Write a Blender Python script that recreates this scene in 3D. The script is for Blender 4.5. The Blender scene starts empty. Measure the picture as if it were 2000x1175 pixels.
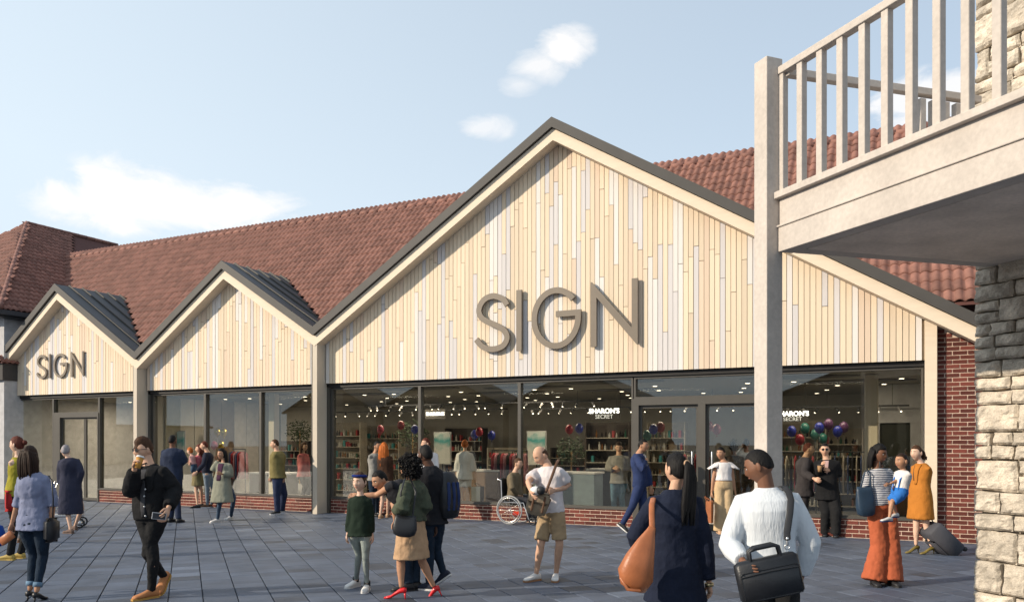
import bpy, bmesh, math, random
import numpy as np
from mathutils import Vector, Matrix, noise

random.seed(7); rng = np.random.default_rng(7)
C = bpy.context.scene.collection
sc = bpy.context.scene
R = math.radians

# ------------------------------------------------------------------ camera
EYE = 1.7; FOC = 1600.0; HOR = 862.0          # eye height, focal length and horizon row in photo pixels (2000 wide)
cam_d = bpy.data.cameras.new('camera'); cam = bpy.data.objects.new('camera', cam_d); C.objects.link(cam)
cam.location = (0, 0, EYE); cam.rotation_euler = (R(90), 0, 0)
cam_d.sensor_width = 36; cam_d.lens = FOC / 2000 * 36
cam_d.shift_y = (HOR - 587.5) / 2000
cam_d.clip_end = 2000; cam_d.clip_start = 0.05
sc.camera = cam

# ------------------------------------------------------------------ world: sky with a few clouds
SUN_EL = R(24); SUN_TR = Vector((.95, .312, 0)).normalized()      # horizontal direction the light travels
w = bpy.data.worlds.new('World'); sc.world = w; w.use_nodes = True
nt = w.node_tree; N = nt.nodes; L = nt.links
for n in list(N): N.remove(n)
out = N.new('ShaderNodeOutputWorld'); bg = N.new('ShaderNodeBackground'); sky = N.new('ShaderNodeTexSky')
sky.sky_type = 'NISHITA'; sky.sun_disc = False; sky.sun_elevation = SUN_EL
to_sun = -SUN_TR
sky.sun_rotation = math.atan2(to_sun.x, to_sun.y)
sky.air_density = 1.0; sky.dust_density = 1.6; sky.ozone_density = 1.3
bg.inputs['Strength'].default_value = 0.14
tc = N.new('ShaderNodeTexCoord')
def mth(op, a, b=None, clamp=False):
    n = N.new('ShaderNodeMath'); n.operation = op; n.use_clamp = clamp
    for i, v in enumerate((a, b)):
        if v is None: continue
        if isinstance(v, (int, float)): n.inputs[i].default_value = v
        else: L.new(v, n.inputs[i])
    return n.outputs[0]
nrm = N.new('ShaderNodeVectorMath'); nrm.operation = 'NORMALIZE'; L.new(tc.outputs['Generated'], nrm.inputs[0])
nz = N.new('ShaderNodeTexNoise'); nz.inputs['Scale'].default_value = 13; nz.inputs['Detail'].default_value = 9; nz.inputs['Roughness'].default_value = .62
nz.inputs['Distortion'].default_value = .5
mp = N.new('ShaderNodeMapping'); mp.inputs['Scale'].default_value = (1, 1, 2.2)
L.new(nrm.outputs[0], mp.inputs[0]); L.new(mp.outputs[0], nz.inputs['Vector'])
def cdir(px, py): return Vector(((px - 1000) / FOC, 1, (HOR - py) / FOC)).normalized()
total = None
def cloud(px, py, rx, ry, amt, soft=.5):
    global total
    d = cdir(px, py); t = Vector((d.y, -d.x, 0)).normalized(); u = t.cross(d).normalized()
    def dot(v):
        n = N.new('ShaderNodeVectorMath'); n.operation = 'DOT_PRODUCT'; L.new(nrm.outputs[0], n.inputs[0]); n.inputs[1].default_value = v
        return n.outputs['Value']
    a = mth('DIVIDE', dot(t), rx / FOC); b = mth('DIVIDE', dot(u), ry / FOC)
    r = mth('SQRT', mth('ADD', mth('MULTIPLY', a, a), mth('MULTIPLY', b, b)))
    front = mth('GREATER_THAN', dot(d), 0)
    base = mth('SUBTRACT', 1.0, r, True)
    v = mth('ADD', mth('MULTIPLY', base, 2.2), mth('MULTIPLY', mth('SUBTRACT', nz.outputs[0], .60), 3.8))
    v = mth('MULTIPLY', mth('MULTIPLY', mth('DIVIDE', v, soft, True), front), amt)
    v = mth('MULTIPLY', v, mth('GREATER_THAN', base, 0))
    v = mth('MULTIPLY', v, mth('MULTIPLY', base, 4, True))
    total = v if total is None else mth('MAXIMUM', total, v)
cloud(1100, 92, 70, 48, .9, 1.3)
cloud(1050, 130, 75, 42, .75, 1.4)
cloud(1015, 165, 55, 26, .5, 1.5)
cloud(950, 248, 62, 32, .6, 1.3)
cloud(255, 372, 140, 66, 1.0, 1.0); cloud(340, 402, 270, 62, 1.0, 1.0); cloud(200, 400, 130, 60, 1.0, 1.0)
cloud(470, 398, 150, 50, .85, 1.1); cloud(150, 400, 120, 40, .7, 1.2)
cloud(1830, 190, 130, 60, .8, .8)
cloud(-900, 500, 500, 160, .7, .8); cloud(3200, 420, 500, 150, .7, .8)
# thin milky veil thickening towards the horizon
sep = N.new('ShaderNodeSeparateXYZ'); L.new(nrm.outputs[0], sep.inputs[0])
veil = mth('MULTIPLY', mth('POWER', mth('SUBTRACT', 1.0, mth('ABSOLUTE', sep.outputs['Z']), True), 3.0), .55)
sunw = N.new('ShaderNodeVectorMath'); sunw.operation = 'DOT_PRODUCT'; L.new(nrm.outputs[0], sunw.inputs[0]); sunw.inputs[1].default_value = (-SUN_TR.x, -SUN_TR.y, 0)
veil = mth('ADD', mth('ADD', veil, .34), mth('MULTIPLY', mth('ADD', sunw.outputs['Value'], .9), .42), True)
mixv = N.new('ShaderNodeMixRGB'); L.new(veil, mixv.inputs[0]); L.new(sky.outputs[0], mixv.inputs[1]); mixv.inputs[2].default_value = (4.9, 5.7, 6.4, 1)
mixc = N.new('ShaderNodeMixRGB'); L.new(total, mixc.inputs[0]); L.new(mixv.outputs[0], mixc.inputs[1]); mixc.inputs[2].default_value = (6.9, 6.75, 6.65, 1)
L.new(mixc.outputs[0], bg.inputs['Color']); L.new(bg.outputs[0], out.inputs[0])

# ------------------------------------------------------------------ sun
sd = bpy.data.lights.new('sun', 'SUN'); so = bpy.data.objects.new('sun', sd); C.objects.link(so)
sd.energy = 4.7; sd.angle = R(.6); sd.color = (1, .87, .70)
dirv = Vector((SUN_TR.x * math.cos(SUN_EL), SUN_TR.y * math.cos(SUN_EL), -math.sin(SUN_EL)))
so.rotation_euler = dirv.to_track_quat('-Z', 'Y').to_euler(); so.location = (-20, -8, 12)
sc.view_settings.view_transform = 'Standard'; sc.view_settings.look = 'None'; sc.view_settings.exposure = .17; sc.view_settings.gamma = 1
sc.view_settings.use_curve_mapping = False

# ------------------------------------------------------------------ materials
def hexc(r, g, b):                        # sRGB 0..255 -> linear
    return tuple(((c / 255) / 12.92 if c <= 10 else ((c / 255 + .055) / 1.055) ** 2.4) for c in (r, g, b)) + (1,)
MATS = {}
def mat(name, col, rough=.8, metal=0, var=.12, scale=6, stretch=(1, 1, 1), bump=.0, bscale=40, island=0, spec=.4, detail=4, bstretch=None, sheen=0, obj_rand=True, speck=0, bdist=.01):
    if name in MATS: return MATS[name]
    m = bpy.data.materials.new(name); MATS[name] = m; m.use_nodes = True
    n = m.node_tree.nodes; l = m.node_tree.links; b = n['Principled BSDF']
    b.inputs['Roughness'].default_value = rough; b.inputs['Metallic'].default_value = metal
    b.inputs['Specular IOR Level'].default_value = spec
    if sheen: b.inputs['Sheen Weight'].default_value = sheen
    t = n.new('ShaderNodeTexCoord'); mpn = n.new('ShaderNodeMapping'); mpn.inputs['Scale'].default_value = stretch
    l.new(t.outputs['Object'], mpn.inputs[0])
    src = mpn.outputs[0]
    rnd = None
    if island:
        g = n.new('ShaderNodeNewGeometry'); oi = n.new('ShaderNodeObjectInfo')
        a = n.new('ShaderNodeMath'); a.operation = 'ADD'; l.new(g.outputs['Random Per Island'], a.inputs[0]); l.new(oi.outputs['Random'], a.inputs[1])
        f = n.new('ShaderNodeMath'); f.operation = 'FRACT'; l.new(a.outputs[0], f.inputs[0]); rnd = f.outputs[0]
        ad = n.new('ShaderNodeVectorMath'); ad.operation = 'ADD'; l.new(src, ad.inputs[0])
        mu = n.new('ShaderNodeMath'); mu.operation = 'MULTIPLY'; l.new(rnd, mu.inputs[0]); mu.inputs[1].default_value = 37
        l.new(mu.outputs[0], ad.inputs[1]); src = ad.outputs[0]
    nn = n.new('ShaderNodeTexNoise'); nn.inputs['Scale'].default_value = scale; nn.inputs['Detail'].default_value = detail; l.new(src, nn.inputs['Vector'])
    mr = n.new('ShaderNodeMapRange'); l.new(nn.outputs[0], mr.inputs[0]); mr.inputs[1].default_value = .3; mr.inputs[2].default_value = .7
    mr.inputs[3].default_value = 1 - var; mr.inputs[4].default_value = 1 + var
    val = mr.outputs[0]
    if island:
        mr2 = n.new('ShaderNodeMapRange'); l.new(rnd, mr2.inputs[0]); mr2.inputs[3].default_value = 1 - island; mr2.inputs[4].default_value = 1 + island
        mm = n.new('ShaderNodeMath'); mm.operation = 'MULTIPLY'; l.new(val, mm.inputs[0]); l.new(mr2.outputs[0], mm.inputs[1]); val = mm.outputs[0]
    if speck:
        n3 = n.new('ShaderNodeTexNoise'); n3.inputs['Scale'].default_value = scale * 12; n3.inputs['Detail'].default_value = 2; l.new(src, n3.inputs['Vector'])
        m3 = n.new('ShaderNodeMapRange'); l.new(n3.outputs[0], m3.inputs[0]); m3.inputs[1].default_value = .3; m3.inputs[2].default_value = .7
        m3.inputs[3].default_value = 1 - speck; m3.inputs[4].default_value = 1 + speck
        mm = n.new('ShaderNodeMath'); mm.operation = 'MULTIPLY'; l.new(val, mm.inputs[0]); l.new(m3.outputs[0], mm.inputs[1]); val = mm.outputs[0]
    vm = n.new('ShaderNodeVectorMath'); vm.operation = 'SCALE'; vm.inputs[0].default_value = col[:3]; l.new(val, vm.inputs['Scale'])
    l.new(vm.outputs[0], b.inputs['Base Color'])
    if bump:
        mp2 = n.new('ShaderNodeMapping'); mp2.inputs['Scale'].default_value = bstretch or stretch; l.new(t.outputs['Object'], mp2.inputs[0])
        n2 = n.new('ShaderNodeTexNoise'); n2.inputs['Scale'].default_value = bscale; n2.inputs['Detail'].default_value = 5; l.new(mp2.outputs[0], n2.inputs['Vector'])
        bp = n.new('ShaderNodeBump'); bp.inputs['Strength'].default_value = bump; bp.inputs['Distance'].default_value = bdist
        l.new(n2.outputs[0], bp.inputs['Height']); l.new(bp.outputs[0], b.inputs['Normal'])
    return m
def emis(name, col, s):
    if name in MATS: return MATS[name]
    m = bpy.data.materials.new(name); MATS[name] = m; m.use_nodes = True
    b = m.node_tree.nodes['Principled BSDF']; b.inputs['Base Color'].default_value = col
    b.inputs['Emission Color'].default_value = col; b.inputs['Emission Strength'].default_value = s
    return m

M = {}
M['board'] = [mat('board_cream', (.72, .59, .435, 1), .7, 0, .05, 5, (3, 3, .5), .15, 30, .05, bstretch=(3, 3, .3)),
              mat('board_tan', (.655, .535, .395, 1), .7, 0, .06, 5, (3, 3, .5), .15, 30, .05, bstretch=(3, 3, .3)),
              mat('board_grey', (.60, .565, .55, 1), .7, 0, .05, 5, (3, 3, .5), .15, 30, .05, bstretch=(3, 3, .3)),
              mat('board_white', (.69, .645, .60, 1), .7, 0, .04, 5, (3, 3, .5), .15, 30, .04, bstretch=(3, 3, .3)),
              mat('board_peach', (.65, .51, .385, 1), .7, 0, .05, 5, (3, 3, .5), .15, 30, .05, bstretch=(3, 3, .3))]
M['backing'] = mat('cladding_backing', (.34, .27, .19, 1), .9)
M['fascia'] = mat('painted_cream_timber', (.70, .58, .44, 1), .6, 0, .04, 3, (1, 1, 6), .06, 20)
M['pier'] = mat('painted_pier', (.52, .45, .36, 1), .6, 0, .04, 3, (1, 1, .5), .04, 20)
M['trim'] = mat('dark_metal_trim', (.06, .055, .05, 1), .6, 0, .08, 3, (1, 1, 1), .03, 12)
M['zinc'] = mat('zinc_roofing', (.045, .047, .052, 1), .5, 0, .2, 2, (1, 1, 1), .05, 6)
M['frame'] = mat('window_frame_metal', (.075, .068, .058, 1), .45, 0, .05)
M['tile'] = mat('terracotta_tile', (.215, .100, .076, 1), .75, 0, .15, 8, (1, 1, 1), .25, 30, .22, speck=.1)
M['roofbase'] = mat('roof_underlay', (.09, .035, .028, 1), .9)
M['brick'] = mat('red_brick', (.135, .034, .024, 1), .85, 0, .22, 14, (1, 1, 1), .5, 60, .42, speck=.18)
M['mortar'] = mat('pale_mortar', (.62, .47, .37, 1), .95, 0, .1, 20, bump=.3, bscale=80)
M['slab'] = mat('slate_slab', (.072, .090, .128, 1), .62, 0, .18, 3, (1, 1, 1), .22, 14, .13, spec=.45, speck=.06)
M['groundbase'] = mat('joint_sand', (.05, .055, .07, 1), .95, 0, .1, 20)
M['concrete'] = mat('balcony_render', (.48, .43, .385, 1), .8, 0, .10, 2.2, (1, 1, 1), .18, 45, detail=8, speck=.07)
M['stone'] = mat('rough_limestone', (.50, .44, .36, 1), .92, 0, .28, 7, (1, 1, 1), 1.0, 34, .14, speck=.18, detail=9)
M['stonejoint'] = mat('stone_mortar', (.30, .26, .21, 1), .95, 0, .2, 20, bump=.5, bscale=60)
M['sign'] = mat('bronze_letter', (.18, .148, .115, 1), .5, .1, .04)
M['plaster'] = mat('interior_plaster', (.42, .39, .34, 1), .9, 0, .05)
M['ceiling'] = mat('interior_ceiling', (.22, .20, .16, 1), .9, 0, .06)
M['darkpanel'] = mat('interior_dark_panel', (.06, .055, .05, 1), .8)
M['tanpanel'] = mat('tan_panelling', (.36, .23, .11, 1), .7, 0, .08, 3, (1, 1, .3))
M['floor'] = mat('shop_floor', (.30, .29, .28, 1), .35, 0, .08)
M['wall'] = mat('pale_wall', (.45, .44, .44, 1), .9)
M['black'] = mat('black_plastic', (.02, .02, .022, 1), .5)
M['lintel'] = mat('lintel_shade_black', (.018, .016, .015, 1), .6)
M['chrome'] = mat('brushed_steel', (.6, .6, .6, 1), .3, .9)
g = bpy.data.materials.new('window_glass'); g.use_nodes = True; MATS['glass'] = g
n = g.node_tree.nodes; l = g.node_tree.links; n.remove(n['Principled BSDF']); o = n['Material Output']
tr = n.new('ShaderNodeBsdfTransparent'); tr.inputs[0].default_value = (.90, .90, .85, 1)
gl = n.new('ShaderNodeBsdfGlossy'); gl.inputs['Roughness'].default_value = .0; gl.inputs[0].default_value = (.9, .93, .95, 1)
lw = n.new('ShaderNodeLayerWeight'); lw.inputs[0].default_value = .5
pw = n.new('ShaderNodeMath'); pw.operation = 'POWER'; l.new(lw.outputs['Facing'], pw.inputs[0]); pw.inputs[1].default_value = 4
fr = n.new('ShaderNodeMath'); fr.operation = 'MULTIPLY_ADD'; l.new(pw.outputs[0], fr.inputs[0]); fr.inputs[1].default_value = .9; fr.inputs[2].default_value = .07
mx = n.new('ShaderNodeMixShader'); l.new(fr.outputs[0], mx.inputs[0]); l.new(tr.outputs[0], mx.inputs[1]); l.new(gl.outputs[0], mx.inputs[2]); l.new(mx.outputs[0], o.inputs[0])
M['glass'] = g

# ------------------------------------------------------------------ mesh builder
class MB:
    def __init__(s): s.v = []; s.f = []; s.m = []
    def add(s, vs, fs, mi=0):
        o = len(s.v); s.v += [tuple(p) for p in vs]; s.f += [tuple(i + o for i in f) for f in fs]; s.m += [mi] * len(fs)
    def box(s, x0, x1, y0, y1, z0, z1, mi=0, mtx=None):
        vs = [Vector(p) for p in ((x0, y0, z0), (x1, y0, z0), (x1, y1, z0), (x0, y1, z0), (x0, y0, z1), (x1, y0, z1), (x1, y1, z1), (x0, y1, z1))]
        if mtx: vs = [mtx @ p for p in vs]
        s.add(vs, [(0, 3, 2, 1), (4, 5, 6, 7), (0, 1, 5, 4), (1, 2, 6, 5), (2, 3, 7, 6), (3, 0, 4, 7)], mi)
    def bbox(s, x0, x1, y0, y1, z0, z1, b=.01, mi=0, mtx=None):      # box with chamfered edges
        pts = []
        for z, d in ((z0, b), (z0 + b, 0), (z1 - b, 0), (z1, b)):
            X0, X1, Y0, Y1 = x0 + d, x1 - d, y0 + d, y1 - d
            pts += [(X0 + b, Y0, z), (X1 - b, Y0, z), (X1, Y0 + b, z), (X1, Y1 - b, z), (X1 - b, Y1, z), (X0 + b, Y1, z), (X0, Y1 - b, z), (X0, Y0 + b, z)]
        fs = [tuple(range(7, -1, -1)), tuple(range(24, 32))]
        for r in range(3):
            for i in range(8): j = (i + 1) % 8; fs.append((r * 8 + i, r * 8 + j, r * 8 + 8 + j, r * 8 + 8 + i))
        if mtx: pts = [mtx @ Vector(p) for p in pts]
        s.add(pts, fs, mi)
    def prism(s, poly, y0, y1, mi=0, mtx=None):                      # polygon in x-z, extruded in y
        n = len(poly); vs = [Vector((x, y0, z)) for x, z in poly] + [Vector((x, y1, z)) for x, z in poly]
        if mtx: vs = [mtx @ p for p in vs]
        s.add(vs, [tuple(range(n)), tuple(range(2 * n - 1, n - 1, -1))] + [(i, i + n, (i + 1) % n + n, (i + 1) % n) for i in range(n)], mi)
    def loft(s, rings, mi=0, cap=True):
        n = len(rings[0]); vs = [p for r in rings for p in r]; fs = []
        for k in range(len(rings) - 1):
            for i in range(n): j = (i + 1) % n; fs.append((k * n + i, k * n + j, (k + 1) * n + j, (k + 1) * n + i))
        if cap: fs.append(tuple(range(n - 1, -1, -1))); fs.append(tuple(range((len(rings) - 1) * n, len(rings) * n)))
        s.add(vs, fs, mi)
    def tube(s, pts, rad, n=10, mi=0, flat=1.0, up=None, roundcap=True, close=False):
        pts = [Vector(p) for p in pts]; k = len(pts)
        if isinstance(rad, (int, float)): rad = [rad] * k
        P = []; Rr = []
        for i in range(k): P.append(pts[i]); Rr.append(rad[i])
        if roundcap and not close:
            d0 = (P[0] - P[1]).normalized(); d1 = (P[-1] - P[-2]).normalized()
            P = [P[0] + d0 * Rr[0] * .9, P[0] + d0 * Rr[0] * .6] + P + [P[-1] + d1 * Rr[-1] * .6, P[-1] + d1 * Rr[-1] * .9]
            Rr = [Rr[0] * .35, Rr[0] * .8] + Rr + [Rr[-1] * .8, Rr[-1] * .35]
        rings = []; ref = Vector(up) if up else None; m = len(P)
        for i in range(m):
            if close: t = (P[(i + 1) % m] - P[i - 1]).normalized()
            else: t = (P[min(i + 1, m - 1)] - P[max(i - 1, 0)]).normalized()
            if ref is None: ref = Vector((0, 0, 1)) if abs(t.z) < .9 else Vector((0, 1, 0))
            u = (ref - t * ref.dot(t))
            if u.length < 1e-4: u = t.orthogonal()
            u.normalize(); v = t.cross(u); 
            if not up: ref = u
            rings.append([P[i] + u * math.cos(a) * Rr[i] + v * math.sin(a) * Rr[i] * flat for a in [2 * math.pi * q / n for q in range(n)]])
        if close: rings.append(rings[0])
        s.loft(rings, mi, not close)
    def ell(s, c, rx, ry, rz, n=12, m=8, mi=0, mtx=None):
        c = Vector(c); rings = []
        for i in range(m + 1):
            a = -math.pi / 2 + math.pi * (i + (.15 if i == 0 else -.15 if i == m else 0)) / m
            ring = [Vector((math.cos(a) * math.cos(2 * math.pi * q / n) * rx, math.cos(a) * math.sin(2 * math.pi * q / n) * ry, math.sin(a) * rz)) for q in range(n)]
            if mtx: ring = [mtx @ p for p in ring]
            rings.append([c + p for p in ring])
        s.loft(rings, mi)
    def mesh(s, name, mats, smooth=False):
        me = bpy.data.meshes.new(name); me.from_pydata(s.v, [], s.f)
        if not isinstance(mats, (list, tuple)): mats = [mats]
        for m_ in mats: me.materials.append(m_)
        me.polygons.foreach_set('material_index', s.m)
        if smooth: me.polygons.foreach_set('use_smooth', [True] * len(s.f))
        me.update(); return me
    def build(s, name, mats, parent=None, smooth=False, kind=None):
        o = bpy.data.objects.new(name, s.mesh(name, mats, smooth)); C.objects.link(o)
        if parent: o.parent = parent
        if kind: o['kind'] = kind
        return o
def tag(o, label=None, cat=None, group=None, kind=None):
    if label: o['label'] = label
    if cat: o['category'] = cat
    if group: o['group'] = group
    if kind: o['kind'] = kind
    return o
def empty(name, loc=(0, 0, 0), rz=0, label=None, cat=None, group=None):
    o = bpy.data.objects.new(name, None); C.objects.link(o); o.location = loc; o.rotation_euler = (0, 0, rz)
    return tag(o, label, cat, group)
def inst(name, me, parent=None, mtx=None, **k):
    o = bpy.data.objects.new(name, me); C.objects.link(o)
    if parent: o.parent = parent
    if mtx is not None: o.matrix_local = mtx
    return o
def fixn(me):
    bm = bmesh.new(); bm.from_mesh(me); bmesh.ops.recalc_face_normals(bm, faces=bm.faces); bm.to_mesh(me); bm.free(); return me

# facade frame: x along the shopfronts, y into the building, z up
FC, FS = .8975, .441
ROT = -math.atan2(FS, FC)
FM = Matrix.Translation((0, 17.47, 0)) @ Matrix.Rotation(ROT, 4, 'Z')
def fx(px, y=0):
    k = (px - 1000) / FOC; return (k * (17.47 + FC * y) - FS * y) / (FC + FS * k)
def fz(px, py, y=0): return EYE + (HOR - py) / FOC * (17.47 - FS * fx(px, y) + FC * y)
def at(px, py, D): return Vector(((px - 1000) / FOC * D, D, EYE + (HOR - py) / FOC * D))
# ================================================================== GROUND
base = MB(); base.box(-300, 300, -300, 600, -.6, -.05); go = base.build('ground', M['groundbase']); tag(go, kind='structure')
pav = empty('paving', (0, 0, 0)); tag(pav, kind='structure')
pb = MB(); pb.box(-45, 45, -45, 45, -.05, -.022); pb.build('paving_bed', M['groundbase'], pav, kind='structure')
PD = Vector((-.37, .929, 0)).normalized(); PP = Vector((PD.y, -PD.x, 0))
SW, SL = .352, .30
def slab_mesh(name, seed):
    r = random.Random(seed); b = MB(); ww, ll = SW / 2 - .006, SL / 2 - .0018; c = .004
    def j(): return r.uniform(-.0008, .0008)
    lo = [(-ww, -ll), (ww, -ll), (ww, ll), (-ww, ll)]
    vs = [(x + j(), y + j(), -.02) for x, y in lo] + [(x + j(), y + j(), -c + j()) for x, y in lo] + [(x * (1 - c / ww), y * (1 - c / ll), j() * 1.2) for x, y in lo]
    fs = [(8, 9, 10, 11)] + [(a + i, a + (i + 1) % 4, a + 4 + (i + 1) % 4, a + 4 + i) for a in (0, 4) for i in range(4)]
    b.add(vs, fs); return b
tone = [mat('slate_slab', None), mat('slate_slab_dark', (.085, .10, .135, 1), .6, 0, .22, 3, (1, 1, 1), .35, 14, .15, spec=.45, speck=.06),
        mat('slate_slab_light', (.185, .215, .285, 1), .62, 0, .18, 3, (1, 1, 1), .35, 14, .12, spec=.45, speck=.06)] if False else \
       [M['slab'], mat('slate_slab_dark', (.048, .057, .078, 1), .6, 0, .22, 3, (1, 1, 1), .35, 14, .15, spec=.45, speck=.06),
        mat('slate_slab_light', (.098, .12, .165, 1), .62, 0, .18, 3, (1, 1, 1), .35, 14, .12, spec=.45, speck=.06)]
slabs = []
rot_p = math.atan2(PP.y, PP.x)
fn = Vector((FS, FC)); 
for i in range(-70, 70):
    off = random.Random(i * 13 + 5).uniform(0, SL)
    for k in range(-20, 110):
        p = PP * (i * SW) + PD * (k * SL + off)
        q = p - Vector((0, 17.47, 0))
        yl = q.x * FS + q.y * FC; sl = q.x * FC - q.y * FS
        if yl > .15 and sl > -17.6: continue
        if p.y < -3 or p.length > 34: continue
        vis = False
        if p.y > 1:
            px = 1000 + FOC * p.x / p.y; py = HOR + FOC * EYE / p.y
            vis = -60 < px < 2060 and py < 1230
        slabs.append((p, vis, random.choices((0, 1, 2), (.86, .075, .065))[0], random.uniform(-.0015, .0015)))
visible = sorted([s for s in slabs if s[1] and HOR + FOC * EYE / s[0].y < 1190 and -10 < 1000 + FOC * s[0].x / s[0].y < 1905], key=lambda s: s[0].y)
near = set(id(s) for s in visible[:300])
meshes = {}
for v in range(4):
    for t in range(3):
        meshes[v, t] = slab_mesh('paving_slab', v).mesh('paving_slab', tone[t])
stuffb = MB(); temps = [slab_mesh('x', v) for v in range(4)]
for idx, s in enumerate(slabs):
    p, vis, t, dz = s
    mtx = Matrix.Translation((p.x, p.y, dz)) @ Matrix.Rotation(rot_p, 4, 'Z') @ Matrix.Rotation(random.uniform(-.0025, .0025), 4, 'X') @ Matrix.Rotation(random.uniform(-.0025, .0025), 4, 'Y')
    if id(s) in near: inst('paving_slab', meshes[idx % 4, t], pav, mtx)
    else:
        tb = temps[idx % 4]; stuffb.add([mtx @ Vector(q) for q in tb.v], tb.f, t)
stuffb.build('paving_slabs', tone, pav, kind='stuff')

# ================================================================== SHOPS
VAL = [(-17.25, 4.02), (-10.99, 4.1), (-4.97, 4.40), (9.35, 3.32)]
APX = [(-14.27, 6.2), (-7.86, 6.23), (1.13, 8.25)]
def gable_z(s):
    z = 0
    for i in range(3):
        (l, lz), (r_, rz), (a, az) = VAL[i], VAL[i + 1], APX[i]
        if l <= s <= a: z = max(z, lz + (az - lz) * (s - l) / (a - l))
        elif a < s <= r_: z = max(z, az + (rz - az) * (s - a) / (r_ - a))
    return z
def fempty(name, s, label, cat):
    p = FM @ Vector((s, 0, 0)); e = empty(name, p, ROT, label, cat); return e
BW = .1
cubes = []
for m_ in M['board']:
    b = MB(); c = .004
    # unit board: front edges chamfered; scaled per piece
    b.box(-.5, .5, 0, 1, 0, 1); cubes.append(b.mesh('cladding_board', m_))
def rake(b, i, S0, top, bot, y0, y1, mi=0):
    """band following both slopes of gable i, between vertical offsets top and bot below the roofline"""
    (l, lz), (r_, rz), (a, az) = VAL[i], VAL[i + 1], APX[i]
    for (x0, z0, x1, z1) in ((l, lz, a, az), (a, az, r_, rz)):
        vs = [Vector((x - S0, y, z - d)) for y in (y0, y1) for x, z, d in ((x0, z0, bot), (x1, z1, bot), (x1, z1, top), (x0, z0, top))]
        b.add(vs, [(0, 1, 2, 3), (7, 6, 5, 4), (0, 4, 5, 1), (2, 6, 7, 3), (0, 3, 7, 4), (1, 5, 6, 2)], mi)
CLB = 3.08
def clad(i, s0, s1, root, S0, joint=1.25):
    n = 0; s = s0 + BW / 2; lst = []
    while s < s1 - BW * .4:
        top = gable_z(s) - .42 + .10; z = CLB; first = True
        while z < top - .02:
            ln = random.uniform(.45, 2.1) * joint if not first else random.uniform(.2, 2.0) * joint
            first = False
            z2 = min(top, z + ln)
            if top - z2 < .25: z2 = top
            ci = random.choices(range(5), (.42, .17, .2, .11, .1))[0]
            lst.append((s, z, z2, ci)); z = z2
        s += BW
    lst.sort(key=lambda t: -(t[2] - t[1]))
    for k, (s, z, z2, ci) in enumerate(lst):
        d = random.uniform(0, .009)
        mtx = Matrix.Translation((s - S0, -.12 - d, z + .003)) @ Matrix.Diagonal((BW - .010, .03 + d, z2 - z - .010, 1))
        if k < 300: inst('cladding_board', cubes[ci], root, mtx)
        else: rest.append((mtx, ci))
    return len(lst)
rest = []
def bricks(root, parent_name, S0, s0, s1, z0, z1, y, end_left=False, end_right=False, th=.1, cap=300):
    """a brick panel as a part with its bricks as sub-parts"""
    b = MB(); b.box(s0 - S0, s1 - S0, y + .008, y + th, z0, z1)
    wall = b.build(parent_name, M['mortar'], root)
    BL, BH = .225, .075; row = 0; z = z0 + .006; cells = []
    while z < z1 - .03:
        x = s0 - (BL / 2 if row % 2 else 0)
        while x < s1:
            a, c = max(x, s0), min(x + BL, s1)
            if c - a > .03: cells.append((a, c, z, min(z + BH, z1)))
            x += BL
        z += BH; row += 1
    return wall, cells
bm_ = []
for v in range(3):
    r = random.Random(v); b = MB(); b.box(-.5, .5, 0, 1, -.5, .5)
    b.v = [(x + r.uniform(-.012, .012), yy + r.uniform(-.05, .05), z + r.uniform(-.03, .03)) for x, yy, z in b.v]
    bm_.append(b)
brick_me = [b.mesh('brick', M['brick']) for b in bm_]
def lay(wall, cells, S0, y, cap=300, key=None):
    if key: cells.sort(key=key)
    sb = MB()
    for k, (a, c, z, z2) in enumerate(cells):
        mtx = Matrix.Translation(((a + c) / 2 - S0, y - random.uniform(0, .004), (z + z2) / 2)) @ Matrix.Diagonal((c - a - .016, .05, z2 - z - .016, 1))
        if k < cap: inst('brick', brick_me[k % 3], wall, mtx)
        else: sb.add([mtx @ Vector(q) for q in bm_[k % 3].v], bm_[k % 3].f)
    if sb.v: sb.build('brick_courses', M['brick'], wall, kind='stuff')
YG = .07           # glass plane
def bar(b, s0, s1, z0, z1, y0=.0, y1=.14, S0=0, mi=0): b.box(s0 - S0, s1 - S0, y0, y1, z0, z1, mi)
def window(root, S0, s0, s1, z0, z1, name='window'):
    b = MB(); t = .035
    bar(b, s0, s1, z0, z0 + t, S0=S0); bar(b, s0, s1, z1 - t, z1, S0=S0)
    bar(b, s0, s0 + t, z0 + t, z1 - t, S0=S0); bar(b, s1 - t, s1, z0 + t, z1 - t, S0=S0)
    f = b.build(name, M['frame'], root)
    g_ = MB(); g_.box(s0 + t - S0, s1 - t - S0, YG - .006, YG + .006, z0 + t, z1 - t); g_.build('pane', M['glass'], f)
    return f
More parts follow.
